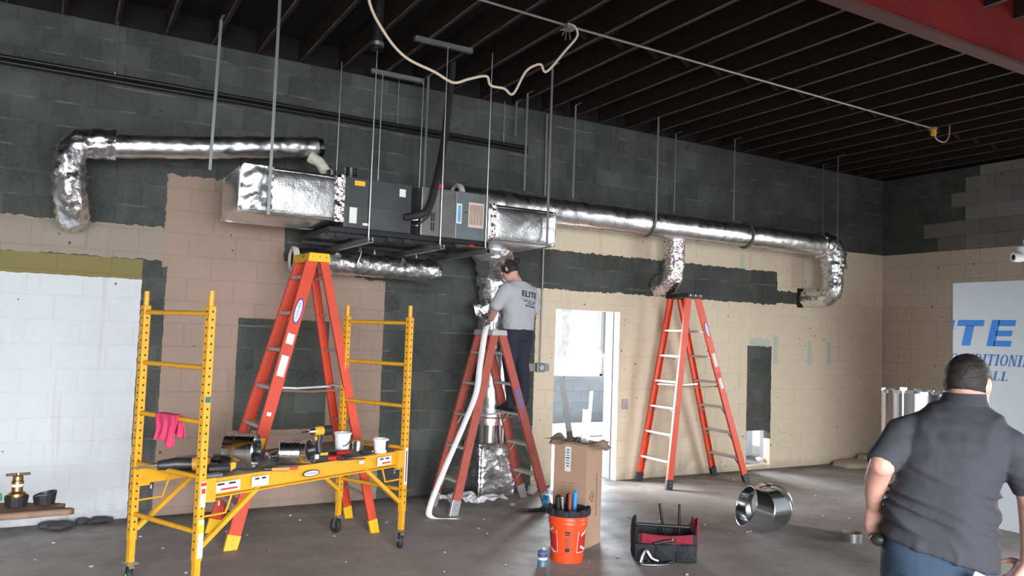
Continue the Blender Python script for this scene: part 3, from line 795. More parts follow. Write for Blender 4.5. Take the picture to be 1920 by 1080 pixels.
for x in (1.95, 2.40, 2.55, 3.05): MB().box((x, 6.33, 2.468), (.06, .07, .035)).build('vibration_pad', M['rubber'], ah, smooth=False)
lab(MB().lathe([(.012, 0), (.012, .05)], (3.13, 6.27, 2.478), (1, 0, 0), 10).build('drain_valve', M['red_plastic'], ah), 'red valve handle')
MB().tube([(3.0, 6.29, 2.475), (3.34, 6.29, 2.475)], .011, 10).build('drain_pipe', M['brown_steel'], ah)
for x, l in ((2.18, 'strut bar under the dark end of the air handler'), (2.835, 'strut bar under the middle of the air handler'), (3.285, 'strut bar under the right end of the air handler')):
    strut((x, 6.18, 2.435), (x, 7.42, 2.435), l)

# ------------------------------------------------------------------ round ducts
def duct(name, path, r, parent, m, amp=.004, freq=10, seed=0.0, seg=36, step=.022, cap=True):
    return MB().tube(resample(path, step), r, seg, cap, crinkle(amp, freq, seed)).build(name, m, parent, angle=75)
def open_end(c, axis, r, parent, name='open_end'):
    o = MB().lathe([(r * .70, -.03), (r * .72, .012), (r * .9, .022), (r * 1.06, .010), (r * 1.05, -.03)], c, axis, 28, cap=False)
    f = crinkle(.008, 30, 2)
    o.v = [q + (q - Vector(c)).normalized() * f(q, 0, 0) for q in o.v]
    o.build(name, M['white_fluff'], parent, angle=70)
    MB().lathe([(.001, .001), (r * .72, .001)], c, axis, 28, cap=False).build('dark_bore', M['hole'], parent)

d1 = thing('left_round_duct', 'slim foil round duct at far left turning down to the wall', 'duct', (.9, 7.0, 2.5))
ZL = 2.555
duct('straight_run', [(.16, 7.02, 3.09), (.30, 7.02, 3.10), (1.0, 7.02, 3.195), (1.92, 7.02, 3.335)], .097, d1, M['foil_smooth'], .006, 9, 4)
top = arc((.13, 7.04, 2.95), .15, PI / 2, PI, (1, 0, 0), (0, 0, 1), 10)
duct('elbow', [(.30, 7.02, 3.10)] + top + [(-.02, 7.05, 2.80)], .118, d1, M['foil'], .022, 11, 11)
duct('drop', [(-.02, 7.05, 2.84), (-.01, 7.06, 2.72), (.0, 7.08, 2.66)] + arc((.02, 7.22, 2.66), .12, PI, 1.5 * PI, (0, 1, 0), (0, 0, 1), 6)[1:] + [(.03, 7.40, 2.535), (.03, 7.54, 2.53)], .120, d1, M['foil'], .022, 11, 15)
MB().tube([(1.90, 7.02, 3.332), (1.97, 7.02, 3.342)], .082, 26).build('galvanised_collar', M['galv'], d1)
duct('loose_insulation', [(1.84, 6.95, 3.23), (1.93, 6.93, 3.18), (1.98, 6.9, 3.10), (1.98, 6.88, 3.05)], .05, d1, M['white_fluff'], .015, 16, 4, 18)

d2 = thing('middle_round_duct', 'short foil round duct under the air handler with an open left end', 'duct', (2.5, 7.1, 2.2))
duct('straight_run', [(1.79, 7.1, 2.305), (2.95, 7.1, 2.295)], .108, d2, M['foil'], .012, 8, 21)
duct('elbow', [(2.93, 7.1, 2.295)] + arc((3.06, 7.26, 2.292), .16, 1.5 * PI, 2 * PI, (1, 0, 0), (0, 1, 0), 8) + [(3.22, 7.54, 2.29)], .109, d2, M['foil'], .012, 12, 25)
open_end((1.78, 7.1, 2.305), (-1, 0, 0), .110, d2)
MB().tube(spline([(2.36, 6.98, 2.45), (2.37, 6.97, 2.40), (2.34, 6.97, 2.30), (2.345, 7.0, 2.24)], 5), .008, 6).build('tie_wire', M['zinc'], d2)
MB().bar((2.36, 7.0, 2.42), (2.36, 7.15, 2.44), .01, .006).build('wire_hook', M['zinc'], d2)

d3 = thing('long_round_duct', 'long foil round duct along the right half of the wall with two drops', 'duct', (6.3, 7.12, 2.4))
R3 = .152
duct('straight_run', [(3.40, 7.14, 3.055), (9.0, 7.12, 3.065)], R3, d3, M['foil_smooth'], .006, 5, 31, step=.035)
open_end((3.40, 7.14, 3.055), (-1, 0, 0), R3 * .98, d3)
duct('first_drop', [(6.40, 7.22, 3.02), (6.41, 7.24, 2.80), (6.42, 7.25, 2.62), (6.42, 7.27, 2.50)] + arc((6.41, 7.41, 2.50), .13, PI, 1.5 * PI, (0, 1, 0), (0, 0, 1), 6)[1:] + [(6.40, 7.54, 2.37)], .128, d3, M['pinkfoil'], .022, 13, 41)
duct('end_elbow', [(8.88, 7.12, 3.06)] + arc((8.99, 7.11, 2.90), .17, PI / 2, 0, (1, 0, 0), (0, 0, 1), 8) + [(9.17, 7.10, 2.74)], .168, d3, M['foil'], .024, 12, 45)
duct('end_drop', [(9.16, 7.10, 2.84), (9.15, 7.10, 2.55)] + arc((9.14, 7.26, 2.53), .17, PI, 1.5 * PI, (0, 1, 0), (0, 0, 1), 6)[1:] + [(9.13, 7.54, 2.355)], .135, d3, M['foil'], .018, 12, 48)
for x in (5.875, 7.47):
    MB().tube(arc((x, 7.12, 3.06), R3 + .008, 0, 2 * PI, (0, 1, 0), (0, 0, 1), 32), .012, 6).build('support_band', M['strap'], d3)
    MB().grid(lambda a, b: Vector((x + .015 + .05 * a * (1 - abs(2 * b - 1)), 7.12 - (R3 + .012) * math.cos((b - .5) * 1.5), 3.06 + (R3 + .012) * math.sin((b - .5) * 1.5))), 4, 14).build('tape_patch', M['steel'], d3)
tag(MB().box((9.03, 7.552, 2.355), (.12, .012, .27)).build('wall_patch_plate', M['hole'], smooth=False), 'dark square opening in the wall beside the far duct elbow', 'opening')

d4 = thing('vertical_duct', 'tall foil wrapped duct dropping from the right plenum to the floor', 'duct', (3.98, 7.3, 0))
duct('top_transition', [(3.72, 6.95, 2.60), (3.85, 7.12, 2.50), (3.97, 7.28, 2.38), (3.98, 7.30, 2.2)], [.20, .20, .19, .18][0], d4, M['foil'], .03, 9, 51)
duct('wrapped_riser', [(3.98, 7.30, 2.25), (3.98, 7.30, 1.55)], .175, d4, M['foil'], .020, 10, 55)
duct('lower_riser', [(3.98, 7.30, 1.60), (3.98, 7.30, .75)], .165, d4, M['foil_smooth'], .006, 7, 57)
duct('torn_flap', [(3.70, 7.22, 1.93), (3.86, 7.15, 1.98)], .085, d4, M['foil'], .035, 18, 58, 22)
MB().tube([(3.98, 7.30, .78), (3.98, 7.30, .50)], .150, 32).build('bare_collar', M['galv'], d4)
pillow(3.77, 4.20, 7.10, 7.50, .015, .56, .01, .020, 61, 18).build('floor_boot', M['foil'], d4, angle=70)
# ------------------------------------------------------------------ step ladders
def oval(mb_parent, c, ux, uy, w, h, m_out, m_in, text, m_text):
    """maker's oval badge: dark rim, pale field, lettering (parent-local)"""
    c, ux, uy = Vector(c), Vector(ux).normalized(), Vector(uy).normalized(); nn = ux.cross(uy)
    def disc(k, z):
        n = 28; vs = [c + ux * (w / 2 * k * math.cos(2 * PI * i / n)) + uy * (h / 2 * (k - (1 - k) * .8) * math.sin(2 * PI * i / n)) + nn * q for q in (0, z) for i in range(n)]
        return MB()._add(vs, [tuple(range(n))[::-1], tuple(range(n, 2 * n))] + [(i, (i + 1) % n, n + (i + 1) % n, n + i) for i in range(n)])
    o = disc(1, .002).build('badge', m_out, mb_parent, True, smooth=False); disc(.86, .003).build('badge_field', m_in, o, True, smooth=False)
    lettering('badge_lettering', text, m_text, o, c + nn * .0032, ux, uy, width=w * .66, height=h * .34, extrude=.0006)
def ladder(label, loc, rz, h, xs, xr, wb, wt, cap, m_rail, m_cap, m_foot, nsteps, rear_steps, rail=.085, rear=.06, step_depth=.085, yoff_r=0.0, group='fibreglass step ladders', step_m=None, boot=.11):
    """local x: spread (step side at xs, rear side at xr), y: width; cap = (x0, x1, length, height)"""
    t = thing('step_ladder', label, 'ladder', loc, rz, group)
    step_m = step_m or M['alu']; cx = (cap[0] + cap[1]) / 2
    def legline(side, sy):
        if side == 's': f0, t0 = Vector((xs, sy * wb / 2, 0)), Vector((cap[0] + rail * .5 if xs < cx else cap[1] - rail * .5, sy * wt / 2, h - cap[3] * .4))
        else: f0, t0 = Vector((xr, sy * wb / 2 * .97 + yoff_r, 0)), Vector((cap[1] - rear * .5 if xr > cx else cap[0] + rear * .5, sy * wt / 2, h - cap[3] * .4))
        return f0, t0
    for side, wd in (('s', rail), ('r', rear)):
        for sy in (-1, 1):
            p0, p1 = legline(side, sy); d = (p1 - p0).normalized(); out = Vector((0, sy, 0)); out = (out - d * out.dot(d)).normalized(); a = d.cross(out).normalized()
            k = .004; dd = .03; q = wd / 2
            poly = [(-q, 0), (q, 0), (q, -dd), (q - k, -dd), (q - k, -k), (-q + k, -k), (-q + k, -dd), (-q, -dd)]
            mb = MB().profile(p0 + d * .01, p1, poly, a, out); mb.build('rail', m_rail, t, True, smooth=False)
            L = (p1 - p0).length * boot / h
            fb = MB().profile(p0, p0 + d * L, [(-q - .004, .004), (q + .004, .004), (q + .004, -dd - .004), (-q - .004, -dd - .004)], a, out)
            for i in range(4): fb.v[i].z = 0.0
            fb.build('foot', m_foot, t, True, smooth=False, bevel=.003)
            if side == 's' or rear_steps:
                for f in (.35, .7): MB().lathe([(.006, 0), (.005, .003)], p0 + d * (L * f) + out * .005, out, 8).build('rivet', M['steel'], t, True)
    def steps(side, n, depth, thick):
        (a0, a1), (b0, b1) = legline(side, -1), legline(side, 1)
        for i in range(n):
            f = (i + 1) * .305 / h
            if f > .93: break
            p, q = a0.lerp(a1, f), b0.lerp(b1, f); p.y += .006; q.y -= .006
            MB().bar(p, q, depth, thick).build('step', step_m, t, True, smooth=False, bevel=.003)
            if i < 3 and depth > .05:
                for pp, s2 in ((p, 1), (q, -1)):
                    MB().bar(pp + Vector((0, .012 * s2, -.10)), pp + Vector((0, .10 * s2, -.012)), .02, .003).build('step_brace', step_m, t, True, smooth=False)
        p, q = a0.lerp(a1, .11), b0.lerp(b1, .11)
    steps('s', nsteps, step_depth, .028)
    steps('r', nsteps, step_depth if rear_steps else .025, .024 if rear_steps else .020)
    fsp = .52
    for sy in (-1, 1):
        a0, a1 = legline('s', sy); b0, b1 = legline('r', sy); p, q = a0.lerp(a1, fsp), b0.lerp(b1, fsp); off = Vector((0, -sy * .04, 0))
        mid = (p + q) / 2 + off + Vector((0, 0, -.015))
        MB().bar(p + off, mid, .004, .016).bar(mid + Vector((0, -sy * .006, 0)), q + off, .004, .016).build('spreader', M['alu'] if sy > 0 else M['brown_steel'], t, True, smooth=False)
    cb = MB(); L = cap[2] / 2
    prof = [(cap[0] - .012, -cap[3]), (cap[1] + .012, -cap[3]), (cap[1], 0), (cap[0], 0)]
    cb.profile((0, -L, h), (0, L, h), prof, (1, 0, 0), (0, 0, 1)); cb.build('top_cap', m_cap, t, True, smooth=False, bevel=.008)
    for sy in (-1, 1):
        for xx in (cap[0] + .03, cx, cap[1] - .03): MB().lathe([(.007, 0), (.006, .004)], (xx, sy * L, h - cap[3] * .45), (0, sy, 0), 8).build('rivet', M['steel'], t, True)
    return t, legline

def on_rail(t, leg, f, length, width, m, side='s', sy=-1, name='sticker', off=.002):
    p0, p1 = leg(side, sy); d = (p1 - p0).normalized(); out = Vector((0, sy, 0)); out = (out - d * out.dot(d)).normalized(); a = d.cross(out)
    c = p0.lerp(p1, f) + out * off
    MB().profile(c - d * length / 2, c + d * length / 2, [(-width / 2, 0), (width / 2, 0), (width / 2, .0015), (-width / 2, .0015)], a, out).build(name, m, t, True, smooth=False)
    return c, d, out

# tall orange ladder with the yellow cap behind the scaffold
t1, g1 = ladder('tall orange step ladder with yellow top cap behind the yellow scaffold', (1.80, 6.56, 0), math.radians(4), 2.31, -.62, .56, .62, .30, (-.085, .085, .40, .075), M['orange'], M['cap_yellow'], M['cap_yellow'], 7, False, rail=.095, rear=.07)
c, d, o = on_rail(t1, g1, .80, .05, .05, M['orange'], off=.0005)
oval(t1, c + o * .002, d, o.cross(d), .22, .065, M['logo_blue'], M['white_plastic'], 'WERNER', M['logo_blue'])
on_rail(t1, g1, .70, .085, .06, M['label_white']); on_rail(t1, g1, .605, .17, .06, M['label_white']); on_rail(t1, g1, .44, .03, .035, M['label_white']); on_rail(t1, g1, .33, .14, .055, M['label_yellow'])
oval(t1, (-.087, -.05, 2.28), (0, -1, 0), (0, 0, 1), .10, .035, M['ink'], M['cap_yellow'], 'WERNER', M['ink'])
# worn ladder the worker stands on
t2, g2 = ladder('worn faded red step ladder with a worker standing on its right side', (3.71, 6.86, 0), math.radians(3.5), 1.735, .60, -.47, .46, .31, (-.085, .075, .36, .055), M['orange_red'], M['cap_grey'], M['alu'], 5, True, rail=.085, rear=.085, step_m=M['cap_grey'], boot=.14)
on_rail(t2, g2, .62, .22, .04, mat('blue_scrawl', (.10, .16, .36), .7))
# bright ladder by the doorway
t3, g3 = ladder('bright orange twin-step ladder with black cap to the right of the doorway', (6.50, 7.15, 0), 0.0, 2.26, .82, -.41, .58, .33, (-.11, .11, .40, .06), M['orange_new'], M['cap_black'], M['cap_black'], 7, True, rail=.085, rear=.085)
c, d, o = on_rail(t3, g3, .82, .05, .05, M['orange_new'], off=.0005)
oval(t3, c + o * .002, -d, (-o.cross(d)), .20, .055, M['logo_blue'], M['white_plastic'], 'WERNER', M['logo_blue'])
on_rail(t3, g3, .66, .17, .055, M['label_white']); on_rail(t3, g3, .535, .13, .05, M['label_white']); on_rail(t3, g3, .58, .05, .05, M['red_plastic'])

# ------------------------------------------------------------------ rolling scaffold
sc = thing('rolling_scaffold', 'yellow rolling scaffold with a low work platform and four casters', 'scaffold', (1.43, 5.695, 0), .4449)
SL, SW, PT = 1.782, .702, .765
for sx in (-1, 1):
    for sy in (-1, 1):
        x, y = sx * SL / 2, sy * SW / 2
        MB().box((x, y, (.29 + 1.80) / 2), (.046, .046, 1.80 - .29)).build('post', M['yellow'], sc, True, smooth=False, bevel=.004)
        MB().tube([(x, y, 1.79), (x, y, 1.892)], .017, 12).build('coupling_pin', M['yellow'], sc, True)
        MB().box((x, y, .235), (.036, .036, .17)).build('caster_stem', M['yellow'], sc, True, smooth=False)
        hb = MB()
        for k in range(30):
            z = .36 + k * .0485
            for fx, fy in ((0, -1), (-1, 0)): hb.lathe([(.0065, 0), (.0065, .001)], (x + fx * .0228, y + fy * .0228, z), (fx, fy, 0), 8)
        o = hb.build('pin_holes', M['hole'], sc, True, smooth=False); o['kind'] = 'stuff'
        cs = MB().box((x, y, .142), (.075, .075, .012)).build('caster', M['zinc'], sc, True, smooth=False)
        an = {(-1, -1): .3, (-1, 1): 1.2, (1, -1): .9, (1, 1): 1.35}[(sx, sy)]; dv = Vector((math.cos(an), math.sin(an), 0)); nv = Vector((-dv.y, dv.x, 0))
        wc = Vector((x, y, .0625)) + dv * .03
        MB().lathe([(.03, -.018), (.058, -.018), (.0625, -.010), (.0625, .010), (.058, .018), (.03, .018)], wc, nv, 26).build('wheel', M['rubber'], cs, True)
        MB().lathe([(.024, -.02), (.024, .02)], wc, nv, 14).build('hub', M['zinc'], cs, True)
        for sd in (-1, 1): MB().bar(wc + nv * .026 * sd, Vector((x, y, .14)) + nv * .026 * sd, .032, .004, nv).build('fork', M['zinc'], cs, True, smooth=False)
        MB().bar(Vector((x, y, .145)), Vector((x, y, .13)) - dv * .08, .03, .005).build('brake_pedal', M['zinc'], cs, True, smooth=False)
for sx in (-1, 1):
    x = sx * SL / 2
    for z in (1.755, 1.428, 1.103, .778, .456): MB().tube([(x, -SW / 2 + .02, z), (x, SW / 2 - .02, z)], .0155, 12).build('rung', M['yellow'], sc, True)
    for sy in (-1, 1):
        y = sy * (SW / 2 - .01)
        MB().bar((x - sx * .02, y, .36), (x - sx * .42, y, .665), .028, .028).build('diagonal_brace', M['yellow'], sc, True, smooth=False)
        MB().box((x - sx * .055, sy * (SW / 2 + .002), .70), (.07, .05, .14)).build('bracket', M['yellow'], sc, True, smooth=False, bevel=.003)
        MB().tube([(x - sx * .03, sy * (SW / 2 + .015), .625), (x - sx * .12, sy * (SW / 2 + .015), .625), (x - sx * .12, sy * (SW / 2 + .015), .60)], .006, 8).build('locking_pin', M['steel'], sc, True)
        MB().tube([(x - sx * .02, y, .54), (x - sx * .19, y, .54), (x - sx * .23, y, .65)], .007, 8).build('wire_hoop', M['yellow'], sc, True)
for sy in (-1, 1):
    y = sy * (SW / 2 - .005)
    prof = [(-.020, -.058), (.022, -.058), (.022, -.05), (-.012, -.046), (-.012, .046), (.022, .05), (.022, .058), (-.020, .058)]
    o = MB().profile((-SL / 2 + .03, y, .705), (SL / 2 - .03, y, .705), [(q * -sy * -1, r) for q, r in prof] if sy > 0 else [(-q, r) for q, r in prof], (0, 1, 0), (0, 0, 1)).build('side_rail', M['yellow'], sc, True, smooth=False)
for k in range(4): MB().box((0, -SW / 2 + .09 + k * .174, .757), (SL - .09, .168, .014)).build('platform_board', M['deck_ply'], sc, True, smooth=False, bevel=.002)
yf = -SW / 2 - .0215
def stick(x, z, wdt, hgt, m, y=None, name='sticker'):
    return MB().box((x, (y if y is not None else yf + .0005), z), (wdt, .002, hgt)).build(name, m, sc, True, smooth=False)
oval(sc, (-.05, -.339 - .021, .700), (1, 0, 0), (0, 0, 1), .15, .045, M['ink'], M['white_plastic'], 'WERNER', M['ink'])
YR = -.3695 + .003
for (x, wdt, red) in ((-.72, .20, True), (-.47, .13, False), (.66, .15, True)):
    stick(x, .705, wdt, .062, M['label_white'], -.362); 
    if red: stick(x + .02, .690, wdt * .6, .012, M['label_red'], -.3635)
    for k in range(2): stick(x - wdt * .2 + k * wdt * .4, .722, wdt * .25, .012, M['ink'], -.3635)
stick(.42, .722, .05, .02, M['label_white'], -.362)
px = -SL / 2
stick(px + .004, .68, .034, .15, M['label_white'], -SW / 2 - .0245); stick(px + .004, .70, .026, .03, M['label_red'], -SW / 2 - .026); stick(px + .004, .74, .034, .02, M['label_red'], -SW / 2 - .026)
stick(px + .004, .42, .034, .22, M['label_white'], -SW / 2 - .0245); stick(px + .004, .48, .034, .05, M['label_yellow'], -SW / 2 - .026)
stick(-px, .64, .030, .28, M['label_white'], -SW / 2 - .0245); stick(-px, .64, .010, .24, M['ink'], -SW / 2 - .026)
stick(px, 1.24, .034, .035, mat('teal_tape', (.03, .12, .16), .6), -SW / 2 - .0245)

def on_scaf(x, y, z): return Vector((1.43 + x * math.cos(.4449) - y * math.sin(.4449), 5.695 + x * math.sin(.4449) + y * math.cos(.4449), z))
# pink rag folded over a rung of the scaffold's left end
def rag():
    def fn(a, b):
        y = -.10 + .20 * a + .012 * math.sin(12 * b + 3 * a); t = (b - .5) * 2
        drop = (.175 if t < 0 else .13) * (1 + .12 * math.sin(5 * a + 1))
        s = abs(t); zz = 1.103 + .021 - drop * max(0, s - .12) / .88; xx = (.024 * min(1, s / .14) + .012 * max(0, s - .1)) * (1 if t > 0 else -1)
        xx += .012 * noise.noise(Vector((a * 6, b * 5, 3))) * s + .010 * math.sin(a * 17) * s
        p = on_scaf(-SL / 2 + xx, y + .0 + .02 * noise.noise(Vector((a * 3, b * 4, 8))) * s, zz)
        return p
    return MB().grid(fn, 30, 40)
tag(rag().build('pink_rag', M['pink_rag'], solid=.006), 'crumpled pink cloth draped over a rung of the yellow scaffold', 'cloth')
# ------------------------------------------------------------------ things on the scaffold platform
PZ = .7645
def pipe_piece(name, label, c, axis, r, length, ring_at, m, group=None, wall=.003, seg=40, cat='duct'):
    """open sheet-metal pipe with beads; c is the centre, axis its direction"""
    ax = Vector(axis).normalized(); t = thing(name, label, cat, (c[0], c[1], c[2] - r if abs(ax.z) < .5 else c[2] - length / 2), 0, group)
    L = length / 2
    MB().lathe([(r, -L), (r, L), (r - wall, L), (r - wall, -L), (r, -L)], c, ax, seg, cap=False).build('shell', m, t)
    for q in ring_at: MB().lathe([(r, q - .006), (r + .005, q - .003), (r + .005, q + .003), (r, q + .006)], c, ax, seg, cap=False).build('bead', m, t)
    return t
dr = Vector((.80, -.42, 0)).normalized()
pc = pipe_piece('duct_collar', 'large galvanised duct collar lying at the left of the scaffold platform', (1.055, 5.27, PZ + .118), dr, .112, .19, (-.03, .06, .088), M['galv'])
MB().lathe([(.109, .03), (.075, .032)], (1.055, 5.27, PZ + .118), dr, 36, cap=False).build('damper_ring', M['galv'], pc)
pc = pipe_piece('duct_collar', 'small adjustable galvanised elbow beside the drill on the scaffold platform', (1.40, 5.36, PZ + .082), (.86, -.2, 0), .078, .16, (-.075, -.05, .0, .02, .04), M['galv'])
MB().lathe([(.078, 0), (.080, .05), (.076, .05), (.074, 0)], (1.475, 5.335, PZ + .084), Vector((.72, -.62, .18)), 36, cap=False).build('swivel_ring', M['galv'], pc)
tag(MB().tube(resample([(1.27, 5.50, PZ + .035), (1.36, 5.53, PZ + .035)], .012), .033, 16, True, crinkle(.014, 26, 2)).build('foil_scrap', M['foil'], angle=70), 'crumpled bit of foil between the two galvanised collars', 'foil')

dl = thing('cordless_drill', 'yellow and black cordless drill standing on its battery on the scaffold', 'drill', (1.60, 5.40, PZ), math.radians(14))
MB().box((.0, 0, .035), (.12, .075, .07)).build('battery', M['black_plastic'], dl, True, smooth=False, bevel=.012)
MB().box((-.035, -.039, .045), (.028, .003, .03)).build('battery_badge', M['label_white'], dl, True, smooth=False)
MB().box((.02, -.039, .06), (.06, .003, .018)).build('battery_clip', M['yellow_tool'], dl, True, smooth=False)
MB().tube([(.005, 0, .07), (-.005, 0, .13), (.0, 0, .19)], [.026, .021, .024], 14).build('grip', M['black_plastic'], dl, True)
MB().tube([(-.045, 0, .215), (-.02, 0, .215), (.06, 0, .215), (.085, 0, .215)], [.026, .033, .033, .022], 18).build('motor_housing', M['yellow_tool'], dl, True)
MB().tube([(.02, 0, .215), (.088, 0, .215)], .034, 18).build('rear_cover', M['black_plastic'], dl, True)
MB().tube([(-.045, 0, .215), (-.062, 0, .215), (-.085, 0, .215)], [.026, .022, .014], 16).build('chuck', M['steel'], dl, True)
MB().tube([(-.085, 0, .215), (-.135, 0, .213), (-.14, 0, .213)], [.005, .004, .002], 8).build('drill_bit', M['black_iron'], dl, True)
MB().box((-.028, 0, .165), (.016, .02, .03)).build('trigger', M['yellow_tool'], dl, True, smooth=False, bevel=.004)

def tub(label, loc, r, h, handle):
    t = thing('plastic_tub', label, 'bucket', loc, 0, 'white plastic tubs on the scaffold')
    MB().lathe([(.001, .002), (r * .84, .0), (r, h), (r + .006, h), (r + .006, h - .012), (r - .003, h - .012), (r * .84 - .003, .006), (.001, .006)], (0, 0, 0), seg=32, cap=False).build('shell', M['white_plastic'], t, True)
    if handle: MB().tube(spline([(r + .004, 0, h - .02), (r * .8, -r * .7, h * .55), (r * .2, -r * 1.05, h * .30), (-r * .25, -r * 1.02, h * .22)], 6), .004, 6).build('handle', M['black_plastic'], t, True)
    else: MB().box((r * .62, -r * .80, h * .55), (.03, .004, .07), Matrix.Rotation(.7, 3, 'Z')).build('print', M['ink'], t, True, smooth=False)
    return t
tub('white plastic tub with black handle at the back of the scaffold platform', (1.945, 5.95, PZ), .064, .125, True)
tub('white plastic tub with dark print near the right post of the scaffold', (2.16, 5.69, PZ), .056, .105, False)
def tape_roll(label, c, r, h, m, core=.6, group=None, axis=(0, 0, 1), m2=None):
    t = thing('tape_roll', label, 'tape', (c[0], c[1], c[2]), 0, group)
    ax = Vector(axis); b = Vector(c) + (Vector((0, 0, 0)) if abs(ax.z) > .5 else Vector((0, 0, r)) - ax * h / 2)
    MB().lathe([(r * core, 0), (r, 0), (r, h), (r * core, h), (r * core, 0)], b, axis, 32, cap=False).build('tape', m, t)
    MB().lathe([(r * core - .001, .001), (r * core - .001, h - .001), (r * core - .004, h - .001), (r * core - .004, .001), (r * core - .001, .001)], b, axis, 32, cap=False).build('core', m2 or M['card'], t)
    return t
tape_roll('shiny foil tape roll between the two white tubs on the scaffold', (2.03, 5.83, PZ), .042, .072, M['steel'])

def hand_tool(name, label, cat, p, ang, parts, loc_z=PZ):
    t = thing(name, label, cat, (p[0], p[1], loc_z), ang)
    for nm, pts, r, m in parts: MB().tube(pts, r, 10).build(nm, m, t, True)
    return t
hand_tool('pliers', 'red handled pliers lying in front of the tall white tub', 'pliers', (1.80, 5.66), .45, [('handle', [(0, .012, .012), (.06, .022, .012), (.13, .018, .012)], .011, M['red_plastic']), ('handle', [(0, -.012, .012), (.06, -.022, .012), (.13, -.018, .012)], .011, M['red_plastic']), ('jaw', [(0, 0, .012), (-.03, .004, .012), (-.075, 0, .012)], [.016, .012, .005], M['black_iron'])])
hand_tool('tin_snips', 'red tin snips lying beside the drill battery', 'snips', (1.76, 5.47), -.15, [('handle', [(-.11, .03, .014), (-.05, .035, .014), (.02, 0, .014)], .013, M['red_plastic']), ('handle', [(-.11, -.03, .014), (-.05, -.03, .014), (.02, 0, .014)], .013, M['red_plastic']), ('blade', [(.02, 0, .014), (.06, .004, .014), (.10, 0, .014)], [.014, .011, .004], M['black_iron'])])
sq = thing('steel_square', 'flat dark steel scraper lying near the platform edge', 'tool', (1.85, 5.42, PZ), .12)
MB().box((0, 0, .004), (.20, .03, .006)).build('blade', M['brown_steel'], sq, True, smooth=False)
MB().box((-.08, .02, .012), (.05, .02, .02)).build('clip', M['black_plastic'], sq, True, smooth=False)
hand_tool('screwdriver', 'black handled screwdriver pointing at the short white tub', 'screwdriver', (2.03, 5.64), .25, [('handle', [(-.05, 0, .016), (.0, 0, .016), (.045, 0, .016)], [.013, .016, .012], M['black_plastic']), ('ferrule', [(.045, 0, .016), (.055, 0, .016)], .008, M['label_yellow']), ('shaft', [(.055, 0, .016), (.11, 0, .014)], .004, M['steel'])])
hand_tool('hammer', 'wooden handled hammer with red grip lying in front of the collars', 'hammer', (1.24, 5.13), -.05, [('grip', [(-.06, .03, .014), (.02, .02, .014)], .014, M['black_plastic']), ('handle', [(-.02, 0, .015), (.06, -.006, .015), (.09, -.008, .015)], [.012, .015, .014], M['wood_handle']), ('red_grip', [(.05, .035, .014), (.15, .02, .014)], .010, M['red_plastic'])])
rt_ = thing('power_tool', 'black and yellow corded power tool at the left end of the platform', 'power tool', (.80, 5.20, PZ), .1)
MB().tube([(-.22, .13, .045), (-.12, .13, .048), (-.02, .10, .045)], [.028, .040, .040], 18).build('barrel', M['black_plastic'], rt_, True)
MB().tube([(-.02, .10, .045), (.03, .08, .05), (.07, .06, .05)], [.042, .046, .036], 18).build('gear_housing', M['yellow_tool'], rt_, True)
MB().tube([(.03, -.06, .035), (.10, -.06, .035), (.16, -.055, .035)], [.026, .030, .028], 16).build('grip', M['black_plastic'], rt_, True)
MB().tube([(.155, -.055, .035), (.185, -.05, .045), (.19, -.05, .065)], [.028, .024, .016], 14).build('end_cap', M['yellow_tool'], rt_, True)
MB().tube([(-.22, .13, .045), (-.35, .15, .035)], [.010, .006], 8).build('blade_shaft', M['steel'], rt_, True)
def bottle(label, p, m, ang, r=.032, l=.19):
    t = thing('plastic_bottle', label, 'bottle', (p[0], p[1], PZ), ang, 'plastic bottles on the scaffold')
    MB().lathe([(.001, 0), (r, 0), (r, l * .3), (r * .93, l * .34), (r, l * .38), (r, l * .68), (r * .42, l * .86), (r * .42, l * .94)], (0, 0, r + .001), (1, 0, 0), 22, cap=True).build('body', m, t, True)
    MB().lathe([(r * .46, l * .93), (r * .46, l)], (0, 0, r + .001), (1, 0, 0), 16).build('cap', M['white_plastic'], t, True)
bottle('clear plastic water bottle lying behind the left front post', (.70, 5.52), M['clear'], .3)
bottle('clear plastic bottle lying behind the large collar', (.92, 5.55), M['clear'], .2)
bottle('blue tinted plastic bottle beside the large collar', (.86, 5.36), M['clear_blue'], -.5)
tag(MB().bar(on_scaf(-.86, -.315, PZ + .012), on_scaf(-.74, -.33, PZ + .012), .05, .022).build('steel_bracket', M['steel'], smooth=False, bevel=.003), 'small bright steel bracket at the platform corner by the left front post', 'bracket')

# ------------------------------------------------------------------ floor things
bx = thing('cardboard_box', 'tall open cardboard box standing behind the orange bucket', 'box', (3.79, 5.40, 0), math.radians(26))
BWd, BD, BH = .27, .30, .825
th = .006
for nm, c, s in (('side', (0, -BD / 2, BH / 2), (BWd, th, BH)), ('side', (0, BD / 2, BH / 2), (BWd, th, BH)), ('side', (-BWd / 2, 0, BH / 2), (th, BD, BH)), ('side', (BWd / 2, 0, BH / 2), (th, BD, BH)), ('bottom', (0, 0, .004), (BWd, BD, .008))):
    MB().box(c, s).build(nm, M['card'], bx, True, smooth=False)
def flap(p0, p1, out, ln, droop, sd):
    p0, p1, out = Vector(p0), Vector(p1), Vector(out)
    return MB().grid(lambda a, b: p0.lerp(p1, a) + out * (ln * b) + Vector((0, 0, droop * b + .03 * math.sin(b * 4 + sd) * (a - .3) + .012 * math.sin(PI * a * 2 + sd) * b)), 10, 8)
flap((-BWd / 2, -BD / 2, BH), (-BWd / 2, BD / 2, BH), (-1, 0, 0), .10, .01, 0).build('flap', M['card_in'], bx, True, solid=.005)
flap((-BWd / 2, -BD / 2, BH), (BWd / 2, -BD / 2, BH), (0, -1, 0), .09, -.03, 1).build('flap', M['card_in'], bx, True, solid=.005)
